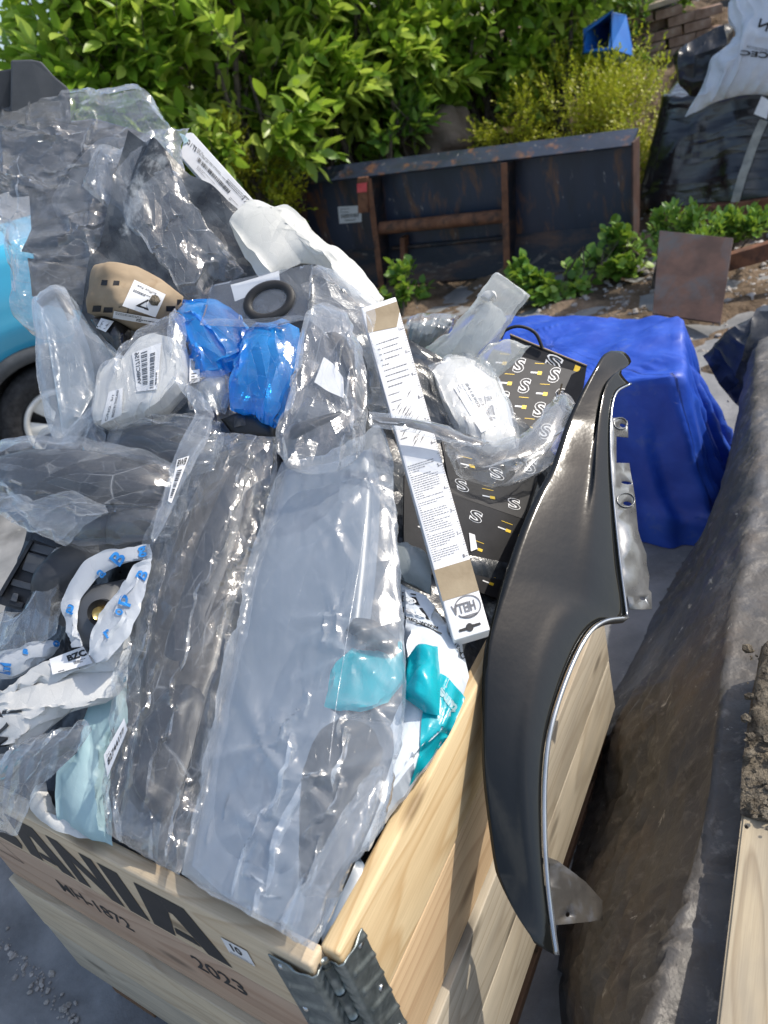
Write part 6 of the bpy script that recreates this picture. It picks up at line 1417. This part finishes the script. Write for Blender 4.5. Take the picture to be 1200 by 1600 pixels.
pr = Print(); pr.text('www.card', [(687, 984), (629, 966), (629, 959), (684, 977)], .03); pr.text('CARPARTS', [(722, 1030), (700, 988), (706, 986), (728, 1028)], .02)
for a, b in (((628, 974), (655, 974)), ((655, 974), (690, 990)), ((628, 926), (650, 929))): pr.line(a, b, 2.0)
P = drop(bvb, np.vstack(pr.V), .0032); mesh('web_print', P, pr.F, M['ink'], cbag, False)
bvt = bvh_of(tl_); pr = Print(); pr.text('tune', [(722, 1110), (688, 1068), (692, 1094), (712, 1118)] if False else [(717, 1106), (690, 1072), (684, 1086), (708, 1116)], .05)
P = drop(bvt, np.vstack(pr.V), .0015); mesh('teal_print', P, pr.F, M['cyan_soft'], tl_, False)

# -- the great grey panel in its frosted bag, resting on the rim
t = item('bagged_grey_panel', 'long grey body panel in a frosted bag resting on the near rim of the crate', 'bagged panel', (470, 1050))
ph = .065
patch('panel', [(300, 1352), (330, 1180), (360, 1050), (392, 900), (424, 800), (446, 735), (520, 722), (580, 700), (594, 760), (590, 860), (575, 1000), (540, 1130), (500, 1290), (470, 1440), (430, 1440), (350, 1400)], (0, 5, 7, 13), M['panel_grey'], t, h=ph, thick=.018, res=.008, pow_=8, backthick=1)
patch('teal_part', [(505, 1105), (512, 1050), (550, 1012), (585, 1018), (628, 1000), (630, 1060), (606, 1098), (560, 1112)], (0, 2, 4, 6), M['teal_bag'], t, h=ph + .018, thick=.012, cr=(16, .02, .004), ex=.05, res=.004)
patch('dark_inner_block', [(540, 985), (552, 966), (590, 972), (622, 1000), (620, 1026), (590, 1016)], (0, 1, 3, 5), M['dark_plastic'], t, h=ph + .025, thick=.022, res=.005)  # dark block for the rectangular form showing inside the bag
patch('dark_liner', [(470, 1400), (440, 1300), (450, 1180), (520, 1120), (610, 1130), (622, 1180), (580, 1290), (530, 1400)], (0, 2, 4, 6), M['dark_plastic'], t, h=ph + .002, thick=.022, res=.006, cr=(14, .03, .006))
bg_ = patch('bag', [(283, 1365), (300, 1290), (325, 1160), (352, 1040), (380, 920), (405, 830), (428, 755), (440, 722), (500, 712), (560, 690), (592, 664), (606, 690), (614, 730), (622, 850), (630, 1000), (634, 1110), (618, 1195), (594, 1290), (552, 1345), (520, 1430), (490, 1486), (460, 1470), (420, 1450), (350, 1412)], (0, 7, 11, 20), M['frost'], t, h=ph + .028, thick=.035, cr=(27, .045, 0.0055), ex=0.06, und=0.0042, res=.0042, pow_=3.2, edge=.25, angle=1.5, spread=.5, backthick=.4, exf=lambda U, V: .8 + 4.2 * np.clip((.50 - U) / .2, 0, 1) * np.clip((V - .38) / .2, 0, 1), stars=((.62, .62, 7, .12, .010), (.55, .72, 6, .10, .010), (.33, .34, 6, .13, .010), (.28, .62, 7, .12, .012), (.80, .55, 5, .10, .006), (.88, .8, 6, .09, .008), (.16, .5, 6, .10, .010), (.45, .85, 6, .08, .010)))
bvg = bvh_of(bg_)
tube('fold_line', drop(bvg, smooth_path([(573, 800), (562, 880), (548, 960), (535, 1040), (524, 1110), (514, 1195)], 40), .001), .0006, M['frost_lite'], bg_, 6)
patch('bag_tail', [(436, 1440), (455, 1410), (490, 1360), (520, 1310), (556, 1262), (578, 1215), (604, 1196), (592, 1240), (574, 1290), (545, 1345), (515, 1392), (498, 1440), (472, 1476)], (0, 4, 7, 12), M['frost_lite'], t, h=ph + .055, thick=.018, cr=(15, .025, 0.0044), ex=0.1, angle=-.95, spread=.3, edge=.4, res=.004)
t = item('pale_tray', 'pale grey plastic tray wedged in the near corner of the crate', 'tray', (530, 1400))
patch('tray', [(500, 1478), (512, 1400), (530, 1345), (553, 1328), (570, 1352), (548, 1410), (522, 1470)], (0, 3, 4, 6), M['panel_grey'], t, h=.02, thick=.012, res=.006, pow_=6)

# -- dark trim in crinkled clear bag
t = item('bagged_trim', 'long dark trim in a glossy crinkled clear bag reaching down to the lettered rim', 'bagged part', (300, 1000))
for pts, c4, mm, hh in (([(182, 1300), (205, 1180), (225, 1050), (250, 920), (290, 800), (335, 710), (400, 690), (412, 740), (395, 860), (355, 980), (320, 1100), (285, 1240), (262, 1330)], (0, 5, 7, 12), 'brown_plastic', .06),
                        ([(250, 1030), (285, 920), (330, 800), (368, 720), (395, 735), (370, 840), (320, 980), (290, 1060)], (0, 3, 4, 7), 'dark_plastic', .085),
                        ([(215, 1230), (245, 1090), (300, 1060), (320, 1090), (285, 1230), (250, 1290)], (0, 1, 3, 5), 'black_plastic', .075)):
    patch('trim', pts, c4, M[mm], t, h=hh, thick=.022, res=.007, cr=(12, .04, .010), backthick=.8)
btr = patch('bag', [(166, 1302), (168, 1220), (185, 1150), (200, 1040), (222, 940), (243, 850), (270, 780), (310, 710), (350, 676), (392, 682), (432, 682), (432, 740), (416, 830), (388, 930), (362, 1030), (334, 1130), (308, 1250), (292, 1330), (280, 1368), (240, 1346), (200, 1325)], (0, 8, 10, 18), M['clear'], t, h=.10, thick=.045, cr=(90, .024, 0.0072), ex=0.15, und=0.0060, res=.0036, pow_=3.5, edge=.35, angle=1.2, spread=.9, backthick=.7)
ql = [(168, 1214), (162, 1180), (194, 1122), (199, 1140)]; lb = sticker('number_label', ql, bvh_of(btr), M['paper'], t, .002); pr = Print(); pr.text('82744177', [(.04, .12), (.10, .92), (.55, .94), (.50, .10)] if False else [(.25, .08), (.25, .95), (.10, .95), (.10, .08)], .02)
pr = Print(); pr.text('82744177', [(.15, .25), (.15, .92), (.55, .92), (.55, .25)][::1] if False else [(.1, .30), (.9, .30), (.9, .62), (.1, .62)], .02); pr.scribble(.1, .70, .8, .86, 2, rg, .4)
pr.lay('label_print', [ql[0], ql[3], ql[2], ql[1]], bvh_of(lb), M['ink'], lb, .001)

# -- left side
t = item('curved_part_bag', 'curved black part wrapped in glossy clear film across the heap', 'bagged part', (130, 760))
patch('curved_shell', [(-20, 770), (-10, 716), (60, 704), (140, 706), (220, 722), (268, 745), (262, 785), (180, 788), (90, 790), (20, 785)], (0, 1, 5, 6), M['black_plastic'], t, h=.10, thick=.045, res=.006, backthick=.8)
patch('lower_shell', [(165, 850), (170, 800), (230, 790), (275, 780), (262, 820), (240, 848), (200, 855)], (0, 1, 3, 5), M['dark_plastic'], t, h=.085, thick=.025, res=.006)
patch('dark_backing', [(10, 800), (90, 795), (180, 795), (170, 850), (90, 845), (30, 820)], (0, 2, 3, 5), M['dark_plastic'], t, h=.06, thick=.02, res=.006)
patch('bag', [(-30, 790), (-30, 715), (20, 697), (60, 694), (150, 697), (220, 710), (268, 728), (298, 745), (292, 790), (262, 845), (230, 852), (200, 856), (140, 863), (100, 852), (70, 836), (20, 795)], (0, 1, 7, 9), M['clear'], t, h=.11, thick=.06, cr=(60, .020, 0.005), ex=0.10, und=0.003, res=.0034, angle=.08, spread=.35, edge=.3, pow_=2.6, backthick=.7)
patch('bag_flap', [(-30, 790), (0, 768), (50, 782), (110, 770), (168, 790), (172, 800), (130, 820), (100, 852), (66, 838), (20, 815)], (0, 4, 5, 8), M['frost_lite'], t, h=.145, thick=.02, cr=(24, .02, 0.0050), ex=0.1, edge=.4, res=.0036)
t = item('label_strip_bag', 'narrow clear sleeve with a white barcode strip hanging over the trim bag', 'sleeve', (280, 740))
lsb = patch('sleeve', [(237, 842), (248, 800), (262, 750), (278, 700), (292, 668), (305, 640), (267, 585), (300, 600), (330, 635), (332, 660), (320, 700), (300, 735), (272, 790), (243, 846)], (0, 6, 8, 13), M['frost_lite'], t, h=.16, thick=.008, cr=(8, .02, 0.0022), ex=0.1, angle=-1.1, spread=.3, res=.004)
ql = [(262, 783), (268, 786), (296, 712), (277, 718)]; bls = bvh_of(lsb); lb = sticker('barcode_strip', ql, bls, M['paper'], t, .002, (4, 12)); pr = Print(); pr.bars(.25, .1, .75, .75, 18, rg, False); pr.text('BWB', [(.1, .98), (.9, .98), (.9, .82), (.1, .82)][::-1], .02)
pr.lay('barcode', ql, bvh_of(lb), M['ink'], lb, .001)

t = item('black_switch_part', 'black ribbed plastic clip with raised blocks lying under the curved part', 'plastic part', (45, 900))
bsf = lambda d: (lambda p: onplane(p, onheap([(40, 900)], .075)[0] - R2 * d, -(R2 * .85 + np.array([0, 0, -.45]))))
def chunk(name, q, d0, d1, m, par, bev=.0015):
    P0, P1 = bsf(d0)(q), bsf(d1)(q); V, Fc = hexa(np.vstack([P0, P1])); o = mesh(name, V, Fc, m, par, False); bevel(o, bev); return o
chunk('body', [(-8, 942), (40, 956), (92, 858), (50, 842)], -.03, 0, M['black_plastic'], t, .003)
chunk('raised_block', [(34, 890), (64, 900), (78, 872), (44, 862)], 0, .006, M['grey_plastic'], t); chunk('raised_block', [(46, 860), (82, 870), (88, 857), (52, 848)], 0, .005, M['grey_plastic'], t)
chunk('ridge', [(16, 914), (54, 924), (57, 914), (20, 904)], 0, .005, M['grey_plastic'], t); chunk('clip_plate', [(12, 944), (34, 950), (38, 942), (16, 936)], 0, .006, M['black_plastic'], t)
chunk('clip_tongue', [(16, 938), (26, 941), (29, 928), (21, 926)], .006, .010, M['grey_plastic'], t); chunk('side_rail', [(-4, 930), (2, 932), (52, 846), (47, 843)], 0, .010, M['black_plastic'], t); chunk('side_rail', [(50, 930), (56, 933), (90, 864), (85, 862)], 0, .008, M['black_plastic'], t)
patch('bag', [(-20, 990), (0, 955), (45, 960), (72, 900), (96, 856), (125, 860), (110, 900), (95, 950), (88, 990), (50, 1012), (0, 1030)], (0, 3, 5, 8), M['clear_soft'], t, h=.085, thick=.03, cr=(30, .02, 0.0044), ex=0.12, edge=.35)
t = item('dark_moulding', 'dark moulded plastic tucked behind the blue printed film', 'plastic part', (120, 870))
patch('moulding', [(60, 960), (85, 880), (110, 845), (185, 835), (170, 880), (120, 930), (100, 980)], (0, 2, 3, 6), M['dark_plastic'], t, h=.06, thick=.03, cr=(8, .04, .01), res=.007)
t = item('printed_film_part', 'grey dished part with brass bush in blue printed film', 'bagged part', (160, 940))
patch('dish', [(118, 1000), (120, 945), (150, 915), (195, 905), (200, 960), (180, 1010), (140, 1020)], (0, 2, 3, 5), M['grey_plastic'], t, h=.09, thick=.03, res=.006)
dc = onheap([(162, 956)], .128)[0]
tube('collar', [dc, dc - R2 * .012], .018, M['black_plastic'], t, 24); tube('brass_bush', [dc - R2 * .006, dc - R2 * .018], .009, M['brass'], t, 20)
pf1 = patch('film_band', [(104, 985), (103, 940), (118, 905), (140, 878), (180, 862), (236, 850), (238, 872), (190, 884), (150, 905), (124, 940), (122, 975), (130, 1010), (112, 1012)], (0, 5, 6, 12), M['print_bag'], t, h=.125, thick=.008, cr=(21, .02, 0.0044), ex=0.12, edge=.4, res=.0036)
pf2 = patch('film_band', [(138, 1024), (145, 990), (170, 950), (200, 905), (214, 880), (238, 872), (228, 920), (214, 960), (196, 998), (170, 1030), (150, 1036)], (0, 5, 6, 10), M['print_bag'], t, h=.14, thick=.008, cr=(21, .02, 0.0044), ex=0.12, edge=.4, res=.0036, angle=-1.0, spread=.4)
for pf, lst in ((pf1, (('B', (184, 872), 26, .9), ('a', (110, 952), 18, -.4), ('a', (158, 896), 16, .8), ('g', (222, 862), 20, .2))), (pf2, (('p', (196, 938), 24, 1.3), ('o', (186, 956), 15, 1.3), ('r', (168, 990), 15, .6), ('B', (222, 898), 20, 1.1)))):
    bvp = bvh_of(pf); pr = Print()
    for ch, (cx, cy), s, a in lst:
        ca, sa = math.cos(-a), math.sin(-a); R_ = lambda x, y: (cx + s * (x * ca - y * sa) * .7, cy + s * (x * sa + y * ca) * .7)
        pr.text(ch, [R_(-.5, .6), R_(.5, .6), R_(.5, -.6), R_(-.5, -.6)], .025)
    P = drop(bvp, np.vstack(pr.V), .0025); mesh('blue_print', P, pr.F, M['blue_ink'], pf, False)
t = item('blue_print_bag', 'pale blue printed bag peeping out at the heap edge below the black clip', 'bag', (30, 1020))
bpb = patch('bag', [(-20, 1060), (-20, 1020), (30, 1012), (80, 1000), (92, 1012), (60, 1040), (20, 1062)], (0, 1, 3, 5), M['print_bag'], t, h=.07, thick=.03, cr=(15, .02, 0.0044), ex=0.12); bvp = bvh_of(bpb); pr = Print()
for ch, cx, cy, s in (('E', 8, 1045, 20), ('a', 40, 1018, 10), ('o', 88, 1006, 12)): pr.text(ch, [(cx - s * .5, cy + s * .3), (cx + s * .4, cy + s * .5), (cx + s * .5, cy - s * .4), (cx - s * .4, cy - s * .5)], .06)
P = drop(bvp, np.vstack(pr.V), .0025); mesh('blue_print', P, pr.F, M['blue_ink'], bpb, False)
t = item('labelled_mailer', 'white plastic mailer with a square code label and bold black print', 'mailer', (130, 1050))
lm = patch('mailer', [(-20, 1095), (20, 1068), (70, 1040), (130, 1022), (200, 990), (206, 1020), (196, 1050), (140, 1062), (60, 1085)], (0, 4, 5, 8), M['white_film'], t, h=.085, thick=.03, cr=(27, .03, 0.0044), ex=0.09, angle=-.35, spread=.3, edge=.3, res=.004)
bvm = bvh_of(lm); ql = [(82, 1054), (145, 1036), (130, 1010), (77, 1030)]; lb = sticker('code_label', ql, bvm, M['paper'], t, .003); pr = Print(); pr.text('BZC', [(.47, .48), (.98, .50), (.98, .86), (.47, .84)], .05); pr.scribble(.58, .22, .9, .40, 3, rg, .5); pr.scribble(.15, .04, .6, .12, 1, rg, .6)
pr.lay('label_print', ql, bvh_of(lb), M['ink'], lb, .001)
t = item('white_mailer', 'plain white plastic mailer with black print at its corner', 'mailer', (90, 1120))
wm = patch('mailer', [(-20, 1150), (-20, 1105), (20, 1085), (80, 1062), (140, 1046), (200, 1040), (196, 1075), (165, 1100), (112, 1108), (75, 1138), (45, 1165), (12, 1170)], (0, 1, 5, 9), M['white_film'], t, h=.09, thick=.035, cr=(27, .035, 0.0050), ex=0.09, angle=-.4, spread=.35, edge=.3, res=.004)
bvm = bvh_of(wm); pr = Print()
for q in ([(-4, 1150), (14, 1134), (-2, 1110), (-18, 1112)], [(2, 1116), (34, 1113), (33, 1109), (4, 1110)], [(-10, 1168), (15, 1166), (12, 1152), (-8, 1150)]): pr.add(np.array(q, float), [(0, 1, 2, 3)])
P = drop(bvm, np.vstack(pr.V), .003); mesh('black_print', P, pr.F, M['ink'], wm, False)
t = item('cyan_pouch', 'soft pale cyan pouch standing at the lettered rim', 'pouch', (150, 1220))
patch('pouch', [(86, 1282), (100, 1205), (132, 1172), (156, 1096), (198, 1064), (200, 1130), (168, 1185), (172, 1240), (176, 1322), (143, 1310), (112, 1290)], (0, 4, 5, 8), M['cyan_soft'], t, h=.05, thick=.04, cr=(12, .04, 0.0044), ex=0.06, angle=1.2, spread=.4, res=.005)
t = item('torn_mailer', 'torn white padded mailer on the rim below the cyan pouch', 'mailer', (90, 1275))
patch('mailer', [(48, 1252), (58, 1228), (72, 1222), (80, 1250), (88, 1276), (110, 1278), (128, 1284), (145, 1312), (118, 1304), (92, 1290), (58, 1268)], (0, 2, 6, 7), M['white_film'], t, h=.045, thick=.02, cr=(14, .02, 0.0039), ex=0.09, edge=.4)
t = item('clear_corner_bag', 'clear film bag drooping over the lettered rim at the crate edge', 'bag', (70, 1210))
patch('dark_insert', [(-20, 1230), (0, 1190), (50, 1165), (100, 1140), (140, 1130), (130, 1160), (80, 1190), (40, 1225)], (0, 4, 5, 7), M['dark_plastic'], t, h=.075, thick=.02, cr=(14, .02, .006))
patch('bag', [(-30, 1300), (-30, 1195), (0, 1183), (44, 1158), (92, 1140), (134, 1122), (144, 1140), (122, 1170), (100, 1200), (72, 1225), (50, 1248), (40, 1275), (27, 1306), (0, 1298)], (0, 1, 6, 12), M['clear'], t, h=.115, thick=.03, cr=(36, .022, 0.0050), ex=0.15, edge=.35, angle=-.6, spread=.5, res=.0036)

for o in bpy.data.objects:
    if o.type == 'MESH' and o.parent is not None and o.name.split('.')[0] in ('letter_outline', 'letter_inset', 'yellow_tag', 'tag_text', 'stencil_marking', 'lettering', 'print', 'label_print', 'strip_print', 'barcode', 'slip_print', 'size_tables', 'logo_print', 'hang_hole', 'web_print', 'teal_print', 'block_letters', 'print_block', 'blue_print', 'black_print', 'sack_print', 'dark_print', 'number'):
        o['kind'] = 'stuff'
